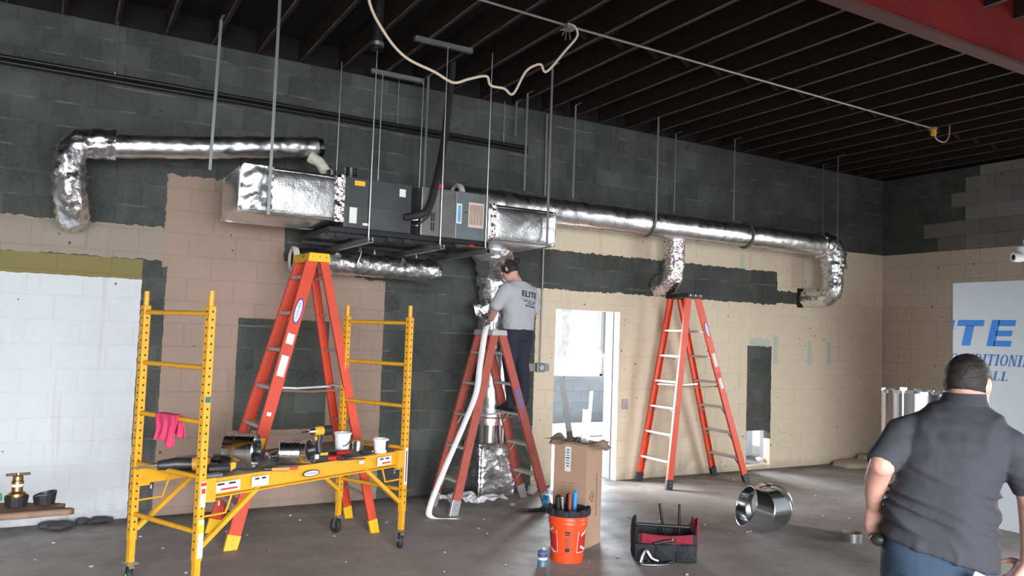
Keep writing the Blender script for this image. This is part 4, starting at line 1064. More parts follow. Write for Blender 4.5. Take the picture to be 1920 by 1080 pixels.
flap((BWd / 2, -BD / 2, BH), (BWd / 2, BD / 2, BH), (1, 0, 0), .13, -.03, 2).build('flap', M['card_in'], bx, True, solid=.005)
flap((-BWd / 2, BD / 2, BH), (BWd / 2, BD / 2, BH), (0, 1, 0), .10, .02, 3).build('flap', M['card_in'], bx, True, solid=.005)
MB().box((-BWd / 2 - .004, .02, BH - .13), (.002, .055, .20)).build('label', M['label_white'], bx, True, smooth=False)
for k in range(7): MB().box((-BWd / 2 - .0055, .02, BH - .055 - k * .022), (.001, .022 + .012 * (k % 2), .009)).build('printed_mark', M['ink_blue'] if k % 3 else M['ink'], bx, True, smooth=False)
M['card_print'] = mat('faint_brown_print', (.30, .185, .125), .9)
for k in range(8): MB().box((-BWd / 2 - .0042, .02, .50 - k * .022), (.0012, .15 - .02 * (k % 3), .007)).build('printed_line', M['card_print'], bx, True, smooth=False)
M['card_ink'] = mat('dark_brown_print', (.12, .075, .05), .9)
for k in range(16): MB().box((.045, -BD / 2 - .004, .24 + k * .022), (.016, .0012, .012)).build('printed_letter', M['card_ink'], bx, True, smooth=False)
mk = MB()
for p, q in (((-.03, .44), (-.075, .40)), ((-.075, .40), (-.03, .36)), ((-.03, .36), (.0, .40)), ((.0, .40), (-.03, .44)), ((-.05, .40), (-.01, .40))): mk.bar((p[0], -BD / 2 - .004, p[1]), (q[0], -BD / 2 - .004, q[1]), .007, .0012, (0, 1, 0))
mk.build('printed_emblem', M['card_ink'], bx, True, smooth=False)

def stud(p0, p1, w, label, lip=.012):
    p0, p1 = Vector(p0), Vector(p1); d = (p1 - p0).normalized(); a = Vector((.87, -.5, 0)); a = (a - d * a.dot(d)).normalized(); b = d.cross(a)
    k = .0015; q = w / 2; dp = .032
    poly = [(-q, 0), (q, 0), (q, dp), (q - lip, dp), (q - lip, dp - k), (q - k, dp - k), (q - k, k), (-q + k, k), (-q + k, dp), (-q, dp)]
    return tag(MB().profile(p0, p1, poly, a, b).build('metal_strip', M['galv'], smooth=False), label, 'metal strip', 'metal strips standing in the cardboard box')
stud((3.90, 5.44, .012), (3.545, 5.32, 1.36), .05, 'widest bright metal strip leaning left out of the cardboard box')
stud((3.81, 5.41, .012), (3.822, 5.36, 1.09), .045, 'short bent metal strip upright in the cardboard box')
stud((3.85, 5.43, .012), (3.905, 5.40, 1.24), .025, 'narrow metal strip leaning right out of the cardboard box')
tag(MB().tube(resample([(3.70, 5.40, .80), (3.77, 5.44, .82), (3.74, 5.47, .79)], .02), .05, 14, True, crinkle(.03, 22, 6)).build('plastic_wrap', M['clear'], angle=70), 'crumpled clear plastic wrap stuffed in the top of the cardboard box', 'plastic')

bk = thing('tool_bucket', 'orange five gallon bucket holding tools in front of the cardboard box', 'bucket', (3.447, 5.023, 0))
RB, RT, HB = .120, .148, .375
MB().lathe([(.001, .004), (RB, 0), (RB + (RT - RB) * .74, HB * .74), (RT + .003, HB * .75), (RT - .001, HB * .77), (RT - .001, HB * .82), (RT + .004, HB * .83), (RT + .001, HB * .85), (RT + .002, HB * .93), (RT + .007, HB * .94), (RT + .007, HB), (RT - .003, HB), (RT - .006, HB * .7), (RB - .004, .012), (.001, .012)], (0, 0, 0), seg=48, cap=False).build('shell', M['bucket'], bk, True)
def on_bucket(ang0, z0, k=.0015):
    def fn(x, y, z):
        zz = z0 + y; r = RB + (RT - RB) * zz / HB + k + z; a = ang0 + x / r
        return Vector((r * math.cos(a), r * math.sin(a), zz))
    return fn
def bucket_patch(name, ang0, z0, w, h, m, k=.0015):
    fn = on_bucket(ang0, z0, k); MB().grid(lambda a, b: fn((a - .5) * w, (b - .5) * h, 0), 10, 4).build(name, m, bk, True)
AC = math.atan2(-5.023, -3.447)
for z, w, h in ((.272, .075, .018), (.248, .05, .014), (.230, .042, .016), (.212, .035, .010), (.10, .035, .028), (.128, .03, .008), (.145, .04, .006), (.158, .042, .006), (.171, .04, .006), (.184, .042, .006)): bucket_patch('print', AC, z, w, h, M['ink'] if z > .2 or z < .12 else M['brown_steel'])
def frame_patch(a0, w, h, z0):
    for (x, z, ww, hh) in ((-w / 2, 0, .004, h), (w / 2, 0, .004, h), (0, h / 2, w, .004), (0, -h / 2, w, .004)):
        fn = on_bucket(a0, z0 + z); MB().grid(lambda a, b: fn(x + (a - .5) * ww, (b - .5) * hh, 0), 8, 4).build('print_frame', M['white_plastic'], bk, True)
    bucket_patch('print_field', a0, z0, w - .006, h - .006, M['red_plastic'], .0008)
for a0 in (AC - 1.22, AC + 1.22):
    frame_patch(a0, .16, .21, .185)
    fn = on_bucket(a0, .185, .002)
    for dz in (-.05, .03):
        MB().grid(lambda a, b: fn(-.05 + .10 * a, dz - .02 + .05 * a * (1 if dz > 0 else -1) + .018 * b, 0), 8, 2).build('print_stroke', M['white_plastic'], bk, True)
MB().lathe([(.07, HB - .08), (RT - .012, HB - .08), (RT + .012, HB + .004), (RT + .014, HB - .03), (RT + .018, HB - .03), (RT + .016, HB + .012), (RT - .02, HB + .015), (.07, HB - .07)], (0, 0, 0), seg=36, cap=False).build('organiser_liner', M['cloth_black'], bk, True)
for k in range(8):
    a = AC - 2.0 + k * .55; MB().box(((RT + .014) * math.cos(a), (RT + .014) * math.sin(a), HB + .0), (.02, .05, .05), Matrix.Rotation(a, 3, 'Z')).build('pouch', M['cloth_black'], bk, True, smooth=False, bevel=.006)
tool_i = 0
for (dx, dy, zt, r, m, l, lean) in ((-.045, -.02, .115, .013, M['steel'], 'steel wrench handle at the left of the orange bucket', (-.03, 0)), (.0, -.03, .135, .014, mat('rust_orange_handle', (.34, .055, .02), .5), 'rust coloured tool handle upright in the orange bucket', (-.01, 0)), (.07, .03, .13, .018, M['blue_plastic'], 'bright blue tool handle in the orange bucket', (.02, .01)), (.02, .04, .10, .028, M['black_plastic'], 'black tool grip in the middle of the orange bucket', (.01, 0)), (-.06, .05, .095, .026, M['black_plastic'], 'black rounded tool at the back of the orange bucket', (0, 0))):
    b = Vector((3.447 + dx * .8, 5.023 + dy * .8, .03)); tp = Vector((3.447 + dx + lean[0], 5.023 + dy + lean[1], HB + zt * .85))
    t = thing('bucket_tool', l, 'tool', b, 0, 'tools standing in the orange bucket')
    MB().tube([b, b.lerp(tp, .75)], .007, 8).build('shaft', M['steel'], t)
    MB().limb([b.lerp(tp, .72), tp], [r, r], 12).build('handle', m, t)

cn = thing('spray_can', 'small blue printed metal can on the floor beside the orange bucket', 'can', (3.18, 4.95, 0))
MB().lathe([(.001, 0), (.036, 0), (.037, .004), (.036, .012), (.036, .098), (.037, .104), (.030, .112), (.016, .116), (.001, .116)], seg=28, cap=False).build('body', M['can_blue'], cn, True)
MB().lathe([(.016, .114), (.016, .126), (.001, .128)], seg=18, cap=False).build('cap', M['steel'], cn, True)
for z in (.05, .075): MB().lathe([(.0365, z), (.0365, z + .016)], seg=28, cap=False).build('print_band', M['label_white'] if z < .06 else M['logo_blue'], cn, True)

tb = thing('tool_bag', 'open black and maroon tool bag on the floor with two handles sticking out', 'bag', (4.19, 4.78, 0), math.radians(-31))
TW, TD, TH = .46, .24, .27
def soft_panel(p0, p1, hgt, th, m, name, bulge=.02, dip=.0, z0=.0):
    p0, p1 = Vector(p0), Vector(p1); nn = (p1 - p0).cross(Vector((0, 0, 1))).normalized()
    mb = MB().grid(lambda a, b: p0.lerp(p1, a) + nn * (bulge * math.sin(PI * a) * math.sin(PI * min(1, b * .8 + .1)) + .008 * noise.noise(Vector((a * 8, b * 6, bulge * 90)))) + Vector((0, 0, z0 + hgt * b - dip * math.sin(PI * a) * b)), 22, 12)
    return mb.build(name, m, tb, True, solid=th)
x, y = TW / 2, TD / 2
soft_panel((-x, -y, 0), (x, -y, 0), .21, .012, M['cloth_black'], 'front_panel', .03, .02)
soft_panel((x, y, 0), (-x, y, 0), .22, .012, M['cloth_black'], 'back_panel', .02, .02)
soft_panel((-x, y, 0), (-x, -y, 0), .24, .012, M['cloth_black'], 'end_panel', .02, -.06)
soft_panel((x, -y, 0), (x, y, 0), .24, .012, M['cloth_black'], 'end_panel', .02, -.06)
soft_panel((-x * .86, -y - .014, 0), (x * .86, -y - .014, 0), .075, .008, M['cloth_red'], 'trim_band', .028, .012, .135)
soft_panel((x + .012, -y * .8, 0), (x + .012, y * .1, 0), .16, .006, M['cloth_red'], 'red_end', .02, -.04, .12)
MB().box((0, 0, .015), (TW - .02, TD - .02, .025)).build('bottom', M['cloth_black'], tb, True, smooth=False)
for k, px_ in enumerate((-.17, -.01, .15)): soft_panel((px_ - .075, -y - .03, 0), (px_ + .075, -y - .03, 0), .13, .01, M['cloth_black'], 'pocket', .025, 0, .005)
MB().tube([(-x * .9, .0, .245), (x * .9, .0, .235)], .014, 12).build('carry_bar', M['black_plastic'], tb, True)
for sx in (-1, 1): MB().loft([((sx * x, 0, .20), (.012, 0, 0), (0, .09, 0)), ((sx * x, 0, .28), (.014, 0, 0), (0, .05, 0)), ((sx * x * .98, 0, .315), (.010, 0, 0), (0, .02, 0))]).build('end_flap', M['cloth_black'] if sx < 0 else M['cloth_red'], tb, True)
MB().limb([(-.10, -y - .045, .14), (-.02, -y - .06, .165), (.06, -y - .045, .17)], [.012, .014, .012], 10).build('clipped_tool', M['black_plastic'], tb, True)
lab(MB().ell((.035, -y - .062, .178), (.011, 0, 0), (0, .008, 0), (0, 0, .011), 8, 10).build('clip', M['green'], tb, True), 'small green clip')
for dx, lean, l in ((.03, -.055, 'dark handle leaning left out of the tool bag'), (.13, .0, 'dark handle standing upright out of the tool bag')):
    b = tb.matrix_basis @ Vector((dx, .03, .04)); tp = tb.matrix_basis @ Vector((dx + lean, .06, .39))
    t = thing('bag_tool', l, 'tool', b, 0, 'tools standing in the tool bag'); MB().limb([b, b.lerp(tp, .5), tp], [.009, .012, .010], 10).build('handle', M['black_iron'], t)
cl = thing('clamp_tool', 'tangled steel locking clamp lying in front of the tool bag', 'clamp', (3.95, 4.64, 0), -.3)
MB().tube(spline([(-.09, 0, .012), (0, -.02, .012), (.12, -.01, .012), (.18, .02, .014)], 5), .011, 8).build('lower_jaw', M['black_iron'], cl, True)
MB().tube(spline([(-.08, .01, .02), (-.06, .02, .07), (-.03, .03, .10), (.01, .02, .05), (.06, .0, .03)], 5), .012, 8).build('upper_arm', M['zinc'], cl, True)
MB().tube([(-.09, -.01, .012), (-.05, -.03, .012), (.04, -.045, .012), (.13, -.04, .012)], .006, 8).build('lever', M['steel'], cl, True)
for k in range(4): MB().lathe([(.009, 0), (.009, .012)], (-.07 + k * .05, .0, .022), (0, -.4, 1), 8).build('bolt', M['steel'], cl, True)

# gored sheet-metal elbow
el = thing('duct_elbow', 'large shiny gored sheet-metal elbow lying on the floor', 'duct', (5.72, 5.12, 0))
ER, ERad = .182, .22
pth = [Vector(q) for q in ((5.45, 5.12, ER + .045), (5.571, 5.072, ER + .006), (5.739, 5.097, ER + .005), (5.872, 5.203, ER + .005), (5.92, 5.324, ER + .005))]
prev = None
for i in range(len(pth) - 1):
    def plane(k):
        if k == 0: return pth[0], (pth[1] - pth[0]).normalized()
        if k == len(pth) - 1: return pth[-1], (pth[-1] - pth[-2]).normalized()
        return pth[k], ((pth[k] - pth[k - 1]).normalized() + (pth[k + 1] - pth[k]).normalized()).normalized()
    d = (pth[i + 1] - pth[i]).normalized(); a = d.cross(Vector((0, 0, 1))).normalized(); b = a.cross(d)
    n = 44; vs = []
    for k, rr in ((i, ER), (i + 1, ER), (i + 1, ER - .003), (i, ER - .003)):
        c0, nn = plane(k)
        for j in range(n):
            an = 2 * PI * j / n; q = pth[i] + (a * math.cos(an) + b * math.sin(an)) * rr
            q = q + d * ((c0 - q).dot(nn) / d.dot(nn)); vs.append(q)
    fs = [(r * n + j, r * n + (j + 1) % n, ((r + 1) % 4) * n + (j + 1) % n, ((r + 1) % 4) * n + j) for r in range(4) for j in range(n)]
    MB()._add(vs, fs).build('gore', M['galv'], el)
    if i: MB().tube(vs[:n] + [vs[0]], .006, 6).build('seam', M['galv'], el)
c0, a0 = pth[0], (pth[1] - pth[0]).normalized(); u0 = a0.cross(Vector((0, 0, 1))).normalized()
MB().tube(arc(c0, ER, 0, 2 * PI, u0, u0.cross(a0), 44), .004, 6).build('rim', M['galv'], el)

tape_roll('wide silver tape roll standing on the floor beside the walking man', (6.10, 4.52, 0), .098, .075, M['steel'], .75)
dc = thing('standing_duct', 'tall galvanised round duct standing upright behind the walking man', 'duct', (5.27, 3.41, 0))
RD = .205
MB().lathe([(RD, .0), (RD, 1.385), (RD - .003, 1.385), (RD - .003, .0), (RD, 0)], (0, 0, 0), seg=64, cap=False).build('shell', M['galv'], dc, True)
for k in range(14):
    a = k * 2 * PI / 14; MB().box(((RD - .001) * math.cos(a), (RD - .001) * math.sin(a), 1.388 + .004 * (k % 3)), (.004, .05, .022), Matrix.Rotation(a, 3, 'Z')).build('crimp_tab', M['steel'], dc, True, smooth=False)
MB().bar((RD * math.cos(3.4), RD * math.sin(3.4), 0), (RD * math.cos(3.4), RD * math.sin(3.4), 1.385), .018, .006).build('seam', M['galv'], dc, True, smooth=False)

# white sign panel standing at right
SX = 7.9
sg = thing('sign_panel', 'tall white sign panel with big blue lettering standing at the right', 'sign', (SX + .03, 4.0, 0))
MB().box((SX + .03, 3.94, 1.192), (.06, 1.50, 2.384)).build('panel', M['sign_white'], sg, smooth=False, bevel=.006)
for y in (3.5, 4.5): MB().bar((SX + .07, y, 1.5), (SX + .62, y, .02), .05, .04).bar((SX + .03, y, .012), (SX + .64, y, .012), .06, .024).build('prop', M['plank'], sg, smooth=False)
def clipped(o, x_min):
    bm = bmesh.new(); bm.from_mesh(o.data); g = bm.verts[:] + bm.edges[:] + bm.faces[:]
    bmesh.ops.bisect_plane(bm, geom=g, plane_co=(0, x_min, 0), plane_no=(0, 1, 0), clear_outer=True); bm.to_mesh(o.data); bm.free()
EDGE = 4.688 - 4.0
def sans(ch, x0, w, h, m, zc):
    """heavy slanted capitals, built stroke by stroke; x runs to the right in the photo (towards -y)"""
    st = {'I': [(0, 0, .34, 1)], 'T': [(0, .76, 1, 1), (.34, 0, .66, .78)], 'E': [(0, 0, .34, 1), (.3, .77, 1, 1), (.3, .39, .95, .60), (.3, 0, 1, .22)], 'L': [(0, 0, .34, 1), (.3, 0, 1, .22)]}[ch]
    mb = MB()
    for a, b, c, d in st:
        P = []
        for u, v in ((a, b), (c, b), (c, d), (a, d)): P.append((x0 + u * w + .22 * h * (v - .5), v * h))
        mb.profile(Vector((-.0005, 0, 0)), Vector((-.003, 0, 0)), P, (0, -1, 0), (0, 0, 1))
    mb.v = [Vector((SX - 0 + q.x, 4.738 + q.y, zc - h / 2 + q.z)) for q in mb.v]
    o = mb.build('big_letter', m, sg, smooth=False); clipped(o, EDGE); return o
for ch, x0, wd in (('I', -.035, .24), ('T', .08, .26), ('E', .414, .222)): sans(ch, x0, wd, .257, M['ink_blue'], 1.874)
def serif(s, x0, adv, h, zc, m, name):
    """slanted capitals with thick and thin strokes and bracketed feet"""
    mb = MB(); x = x0
    W = {'I': .42, 'N': .80, 'O': .78, 'C': .74, 'D': .80, 'T': .72, 'L': .66, 'G': .78}
    tot = sum(W[c] + .14 for c in s); k = adv * len(s) / tot
    def poly(P): mb.profile((-.0005, 0, 0), (-.0025, 0, 0), [(x + u * k + .22 * h * (v - .5), v * h) for u, v in P], (0, -1, 0), (0, 0, 1))
    def rc(a, b, c, d): poly([(a, b), (c, b), (c, d), (a, d)])
    def ring(cx, rx, ri, a0, a1, n=20):
        for i in range(n):
            t0, t1 = a0 + (a1 - a0) * i / n, a0 + (a1 - a0) * (i + 1) / n
            poly([(cx + rx * math.cos(t0), .5 + .5 * math.sin(t0)), (cx + rx * math.cos(t1), .5 + .5 * math.sin(t1)), (cx + ri * math.cos(t1), .5 + .45 * math.sin(t1)), (cx + ri * math.cos(t0), .5 + .45 * math.sin(t0))])
    for c in s:
        w = W[c]
        if c == 'I': rc(.12, 0, .30, 1); rc(0, 0, .42, .05); rc(0, .95, .42, 1)
        elif c == 'L': rc(.10, 0, .28, 1); rc(0, .95, .40, 1); rc(0, 0, w, .06); rc(w - .05, 0, w, .22)
        elif c == 'T': rc(.27, 0, .45, 1); rc(0, .94, w, 1); rc(.15, 0, .57, .05); rc(0, .76, .05, 1); rc(w - .05, .76, w, 1)
        elif c == 'N': rc(.08, 0, .15, 1); rc(.65, 0, .72, 1); poly([(.08, 1), (.26, 1), (.72, 0), (.60, 0)]); rc(0, 0, .24, .05); rc(.54, .95, .8, 1); rc(0, .95, .2, 1)
        elif c == 'O': ring(w / 2, w / 2, w / 2 - .16, 0, 2 * PI)
        elif c == 'C': ring(w / 2, w / 2, w / 2 - .16, .7, 2 * PI - .7); rc(w * .84, .70, w * .9, .95)
        elif c == 'G': ring(w / 2, w / 2, w / 2 - .16, .7, 2 * PI - .5); rc(w * .66, .05, w * .88, .45); rc(w * .55, .42, w, .47)
        elif c == 'D': rc(.08, 0, .26, 1); rc(0, .95, .4, 1); rc(0, 0, .4, .05); ring(.36, .44, .28, -PI / 2, PI / 2)
        x += (w + .14) * k
    mb.v = [Vector((SX + q.x, 4.738 + q.y, zc - h / 2 + q.z)) for q in mb.v]
    o = mb.build(name, m, sg, smooth=False); clipped(o, EDGE); return o
M['ink_blue2'] = mat('sign_blue_small', (.010, .12, .42), .5, var=.04)
serif('CONDITIONING', .030, .0715, .108, 1.612, M['ink_blue2'], 'second_line')
serif('ILL', .398, .068, .088, 1.459, M['ink_blue2'], 'third_line')

# white plumbing stubs high at the right
pv = thing('plumbing_pipes', 'white plastic pipe stubs with elbows high on the right', 'pipe', (9.9, 4.9, 2.8))
MB().tube([(8.62, 4.455, 2.690), (9.0, 4.25, 2.690), (10.86, 3.95, 2.690)], .042, 20).build('pipe', M['pvc'], pv)
MB().lathe([(.030, -.02), (.050, -.02), (.050, .06), (.030, .06)], (8.62, 4.455, 2.690), Vector((.38, -.205, 0)), 22, cap=False).build('socket', M['pvc'], pv)
MB().lathe([(.001, 0), (.036, 0)], (8.615, 4.457, 2.690), Vector((.38, -.205, 0)), 20, cap=False).build('bore', M['hole'], pv)
MB().tube(spline([(8.72, 4.40, 2.84), (8.8, 4.35, 2.86), (8.95, 4.28, 2.82), (8.98, 4.26, 2.70)], 6), .045, 18).build('elbow', M['pvc'], pv)
MB().tube([(8.70, 4.42, 2.73), (8.70, 4.42, 2.80)], .05, 18).build('hub', M['pvc'], pv)

# electrical box with conduit left of the doorway
eb = thing('electrical_box', 'old grey electrical box with conduit on the wall left of the doorway', 'electrical box', (4.715, 7.5, 1.30))
MB().box((4.715, 7.52, 1.335), (.105, .055, .10)).build('box', M['unit_grey'], eb, smooth=False, bevel=.006)
MB().box((4.715, 7.545, 1.335), (.27, .008, .085)).build('mounting_strap', mat('old_grey_paint', (.27, .27, .25), .7), eb, smooth=False)
MB().lathe([(.028, 0), (.028, .01)], (4.715, 7.492, 1.335), (0, -1, 0), 16).build('knockout', M['zinc'], eb)
MB().tube([(4.715, 7.53, 1.38), (4.715, 7.53, 2.60), (4.70, 7.53, 4.24)], .011, 10).build('conduit', M['conduit'], eb)
tag(MB().box((5.955, 7.546, .905), (.085, .012, .12)).build('wall_plate', M['conduit'], smooth=False, bevel=.004), 'small dark wall plate to the right of the doorway', 'wall plate')

# scrap on the floor around the worn ladder
def paper(c, w, h, seed, lift=.03, rz=0.0):
    R = Matrix.Rotation(rz, 3, 'Z')
    return MB().grid(lambda a, b: Vector(c) + R @ Vector(((a - .5) * w, (b - .5) * h, .004 + lift * (.5 + .5 * noise.noise(Vector((a * 4 + seed, b * 4, 0)))) * (1 - .3 * a) + .3 * lift * abs(math.sin(6 * a + 4 * b)))), 20, 20)
tag(paper((3.50, 7.00, 0), .40, .30, 1, .13, .2).build('backing_paper', M['white_paper'], solid=.002), 'crumpled white backing paper under the worn ladder, left pile', 'paper')
tag(paper((3.76, 6.90, 0), .44, .16, 5, .11, .35).build('backing_paper', M['white_paper'], solid=.002), 'curled white backing paper under the worn ladder, right strip', 'paper')
def ribbon(pts, w, wd, name, m):
    pts = spline(pts, 8); wd = Vector(wd)
    mb = MB(); vs = [p + wd * s for p in pts for s in (-w / 2, w / 2)]
    mb._add(vs, [(2 * i, 2 * i + 1, 2 * i + 3, 2 * i + 2) for i in range(len(pts) - 1)]); return mb.build(name, m, solid=.003)
rb = ribbon([(3.66, 6.70, 1.80), (3.58, 6.66, 1.785), (3.52, 6.62, 1.72), (3.455, 6.58, 1.40), (3.41, 6.55, 1.14), (3.30, 6.55, .86), (3.12, 6.58, .42), (3.005, 6.60, .10), (3.02, 6.58, .012), (3.16, 6.50, .008), (3.22, 6.46, .008)], .058, (.80, -.55, .15), 'paper_strip', M['white_paper'])
tag(rb, 'long white paper strip hanging from the worn ladder top to the floor', 'paper')
tape_roll('foil tape roll standing on the worn ladder cap in the worker\'s hands', (3.70, 6.84, 1.737), .055, .075, M['steel'], .7)
hand_tool('black_pliers', 'black handled pliers on the floor left of the orange bucket', 'pliers', (4.00, 6.52), -.25, [('handle', [(0, .01, .014), (.10, .02, .014), (.20, .015, .014)], .013, M['black_plastic']), ('handle', [(0, -.01, .014), (.10, -.02, .014), (.20, -.018, .014)], .013, M['black_plastic']), ('jaw', [(0, 0, .014), (-.05, .004, .014), (-.10, 0, .014)], [.018, .013, .006], M['brown_steel'])], 0)
tape_roll('blue tape roll on edge beside the worn ladder foot', (4.225, 6.56, 0), .068, .05, M['blue_plastic'], .5, axis=(.75, -.55, 0), m2=M['white_paper'])
tag(MB().tube(resample([(4.36, 6.56, .10), (4.42, 6.58, .16), (4.40, 6.57, .20)], .02), .07, 14, True, crinkle(.03, 18, 7)).build('clear_wrap', M['clear'], angle=70), 'crumpled clear wrap behind the blue tape roll', 'plastic')
def chip(c, r, m, seed, flat=.5):
    mb = MB().ell((0, 0, 0), (r, 0, 0), (0, r * .8, 0), (0, 0, r * flat), 5, 8)
    mb.v = [q * (1 + .5 * noise.noise(q * (2 / r) + Vector((seed, seed, 0)))) for q in mb.v]; z0 = min(q.z for q in mb.v)
    mb.v = [Vector((q.x + c[0], q.y + c[1], q.z - z0 - .002)) for q in mb.v]; return mb.build('x', m, smooth=False)
def rub(x, y, r, m, label, name='rubble_piece', grp=None, flat=.5):
    o = chip((x, y, 0), r, m, random.uniform(0, 50), flat); o.name = name; o.data.name = name; return tag(o, label, 'rubble', grp)
rub(.02, 7.44, .085, M['rubble'], 'flat dark chunk of rubble against the white wall, largest', flat=.28); rub(.10, 7.36, .10, M['rubble'], 'dark chunk of rubble in front of the white wall', flat=.28)
rub(.25, 7.47, .05, M['rubble'], 'small dark lump of rubble by the white wall'); rub(.38, 7.46, .085, M['rubble'], 'dark chunk of rubble nearest the scaffold along the white wall', flat=.28); rub(.18, 7.43, .03, M['rubble'], 'tiny dark crumb between rubble chunks by the white wall')
rub(4.45, 7.18, .06, M['rubble_light'], 'white lump of insulation by the right foot of the worn ladder', flat=.8); rub(3.98, 6.78, .035, M['rubble_light'], 'small pale scrap under the worn ladder')
dbm = MB()
for i in range(90):
    r = random.uniform(.005, .017); q0 = Vector((random.uniform(-.3, 8.5), random.uniform(4.3, 7.45), r * .25)); k0 = len(dbm.v)
    dbm.ell(q0, (r, 0, 0), (0, r * random.uniform(.4, 1), 0), (0, 0, r * .4), 4, 6)
    for q in range(k0, len(dbm.v)): dbm.v[q] += Vector((random.uniform(-.3, .3) * r, random.uniform(-.3, .3) * r, 0))
o = dbm.build('floor_debris', M['rubble_light'], smooth=False); o['kind'] = 'stuff'; tag(o, 'tiny pale chips of debris scattered over the concrete floor', 'debris')
o = MB().loft([((10.2, 7.32, 0), (.58, 0, 0), (0, .22, 0)), ((10.2, 7.33, .05), (.56, 0, 0), (0, .20, 0)), ((10.22, 7.34, .07), (.50, 0, 0), (0, .16, 0))], 28, 4).build('concrete_pad', M['slab'], angle=30)
tag(o, 'low pale concrete pad in the far corner', 'concrete')
tag(MB().loft([((10.48, 7.40, .068), (.30, 0, 0), (0, .11, 0)), ((10.48, 7.40, .13), (.28, 0, 0), (0, .10, 0))], 24, 4).build('concrete_block', M['slab'], angle=30), 'loose concrete piece lying on the pad in the far corner', 'concrete')

# plank with fittings at left
PLZ = .45
pk = thing('work_plank', 'rough wooden plank at the left edge carrying brass fittings', 'plank', (-.7, 6.1, PLZ - .04))
mb = MB().grid(lambda a, b: Vector((-2.0 + (2.11 + .10 * noise.noise(Vector((b * 3, 1, 0))) - .06 * b) * a, 5.92 - .06 * (1 - a) + (.38) * b * (1 - .35 * max(0, a - .86) / .14), PLZ - .001 + .004 * noise.noise(Vector((a * 12, b * 5, 0))))), 60, 8)
mb.build('board', M['plank'], pk, solid=.036).modifiers['thickness'].offset = -1
for x in (-.75, -1.7):
    tr = MB()
    for sy in (-1, 1):
        for sx in (-1, 1): tr.bar((x + sx * .08, 6.08 + sy * .22, .0), (x, 6.08 + sy * .16, .38), .04, .04)
    tr.bar((x, 5.84, .39), (x, 6.32, .39), .06, .04); tr.build('trestle', M['plank'], pk, smooth=False)
rg = thing('brass_valve', 'brass valve with dark T handle on the plank', 'valve', (-.185, 6.13, PLZ + .003))
MB().lathe([(.052, .085), (.052, .105), (.044, .112), (.033, .12), (.033, .165), (.036, .168), (.036, .185), (.031, .19), (.031, .215), (.012, .222)], (0, 0, -.02), seg=24).build('body', M['brass'], rg, True)
MB().lathe([(.035, .148), (.036, .152), (.036, .162), (.035, .166)], (0, 0, -.02), seg=24, cap=False).build('white_band', M['white_paper'], rg, True)
MB().lathe([(.012, .2), (.012, .238)], (0, 0, -.02), seg=14).build('stem', M['steel'], rg, True)
MB().tube([(-.068, .012, .203), (.068, -.012, .210)], .0085, 10).build('handle', M['brown_steel'], rg, True)
def cup(label, c, tilt):
    t = thing('fluted_cup', label, 'cap', c, 0, 'black fluted cups on the plank')
    n = 48; prof = [(.060, 0), (.069, .062), (.069, .068), (.062, .068), (.055, .006)]
    vs = []
    for r, z in prof:
        for j in range(n):
            k = 1 + (.022 if j % 4 < 2 else 0) * (1 if z in (0, .062) else 0); an = 2 * PI * j / n
            vs.append(Vector((r * k * math.cos(an), r * k * math.sin(an), z + tilt * r * math.cos(an) * (z / .068))))
    mb = MB()._add(vs, [(i * n + j, i * n + (j + 1) % n, (i + 1) * n + (j + 1) % n, (i + 1) * n + j) for i in range(4) for j in range(n)] + [tuple(range(n))[::-1]])
    mb.build('shell', M['black_plastic'], t, True, smooth=False)
    MB().lathe([(.001, .05), (.054, .05)], seg=24, cap=False).build('lining', M['white_paper'], t, True)
cup('black fluted cup under the brass valve on the plank', (-.185, 6.13, PLZ + .003), .0)
cup('black fluted cup with white lining right of the brass valve', (-.025, 6.16, PLZ + .003), .22)
tag(MB().bar((-.42, 6.20, PLZ + .03), (-.27, 6.21, PLZ + .055), .03, .05).build('green_tool', M['green'], smooth=False, bevel=.01), 'green plastic tool at the very left edge on the plank', 'tool')
# ------------------------------------------------------------------ people
def remeshed(mb, voxel, smooth_it=6, disp=None, keep=None):
    """fuse overlapping closed pieces into one continuous skin"""
    me = mb.mesh('fuse', smooth=False, fix=True); ob = bpy.data.objects.new('fuse', me); C.objects.link(ob)
    m = ob.modifiers.new('r', 'REMESH'); m.mode = 'VOXEL'; m.voxel_size = voxel
    if smooth_it: q = ob.modifiers.new('s', 'SMOOTH'); q.factor = .5; q.iterations = smooth_it
    dg = bpy.context.evaluated_depsgraph_get(); dg.update(); out = bpy.data.meshes.new_from_object(ob.evaluated_get(dg))
    bpy.data.objects.remove(ob); bpy.data.meshes.remove(me)
    if disp:
        nrm = [v.normal.copy() for v in out.vertices]
        for v, nn in zip(out.vertices, nrm): v.co += nn * disp(v.co)
    if keep:
        bm = bmesh.new(); bm.from_mesh(out); dl_ = [v for v in bm.verts if not keep(v.co)]; bmesh.ops.delete(bm, geom=dl_, context='VERTS'); bm.to_mesh(out); bm.free()
    out.polygons.foreach_set('use_smooth', [True] * len(out.polygons)); out.update()
    return out
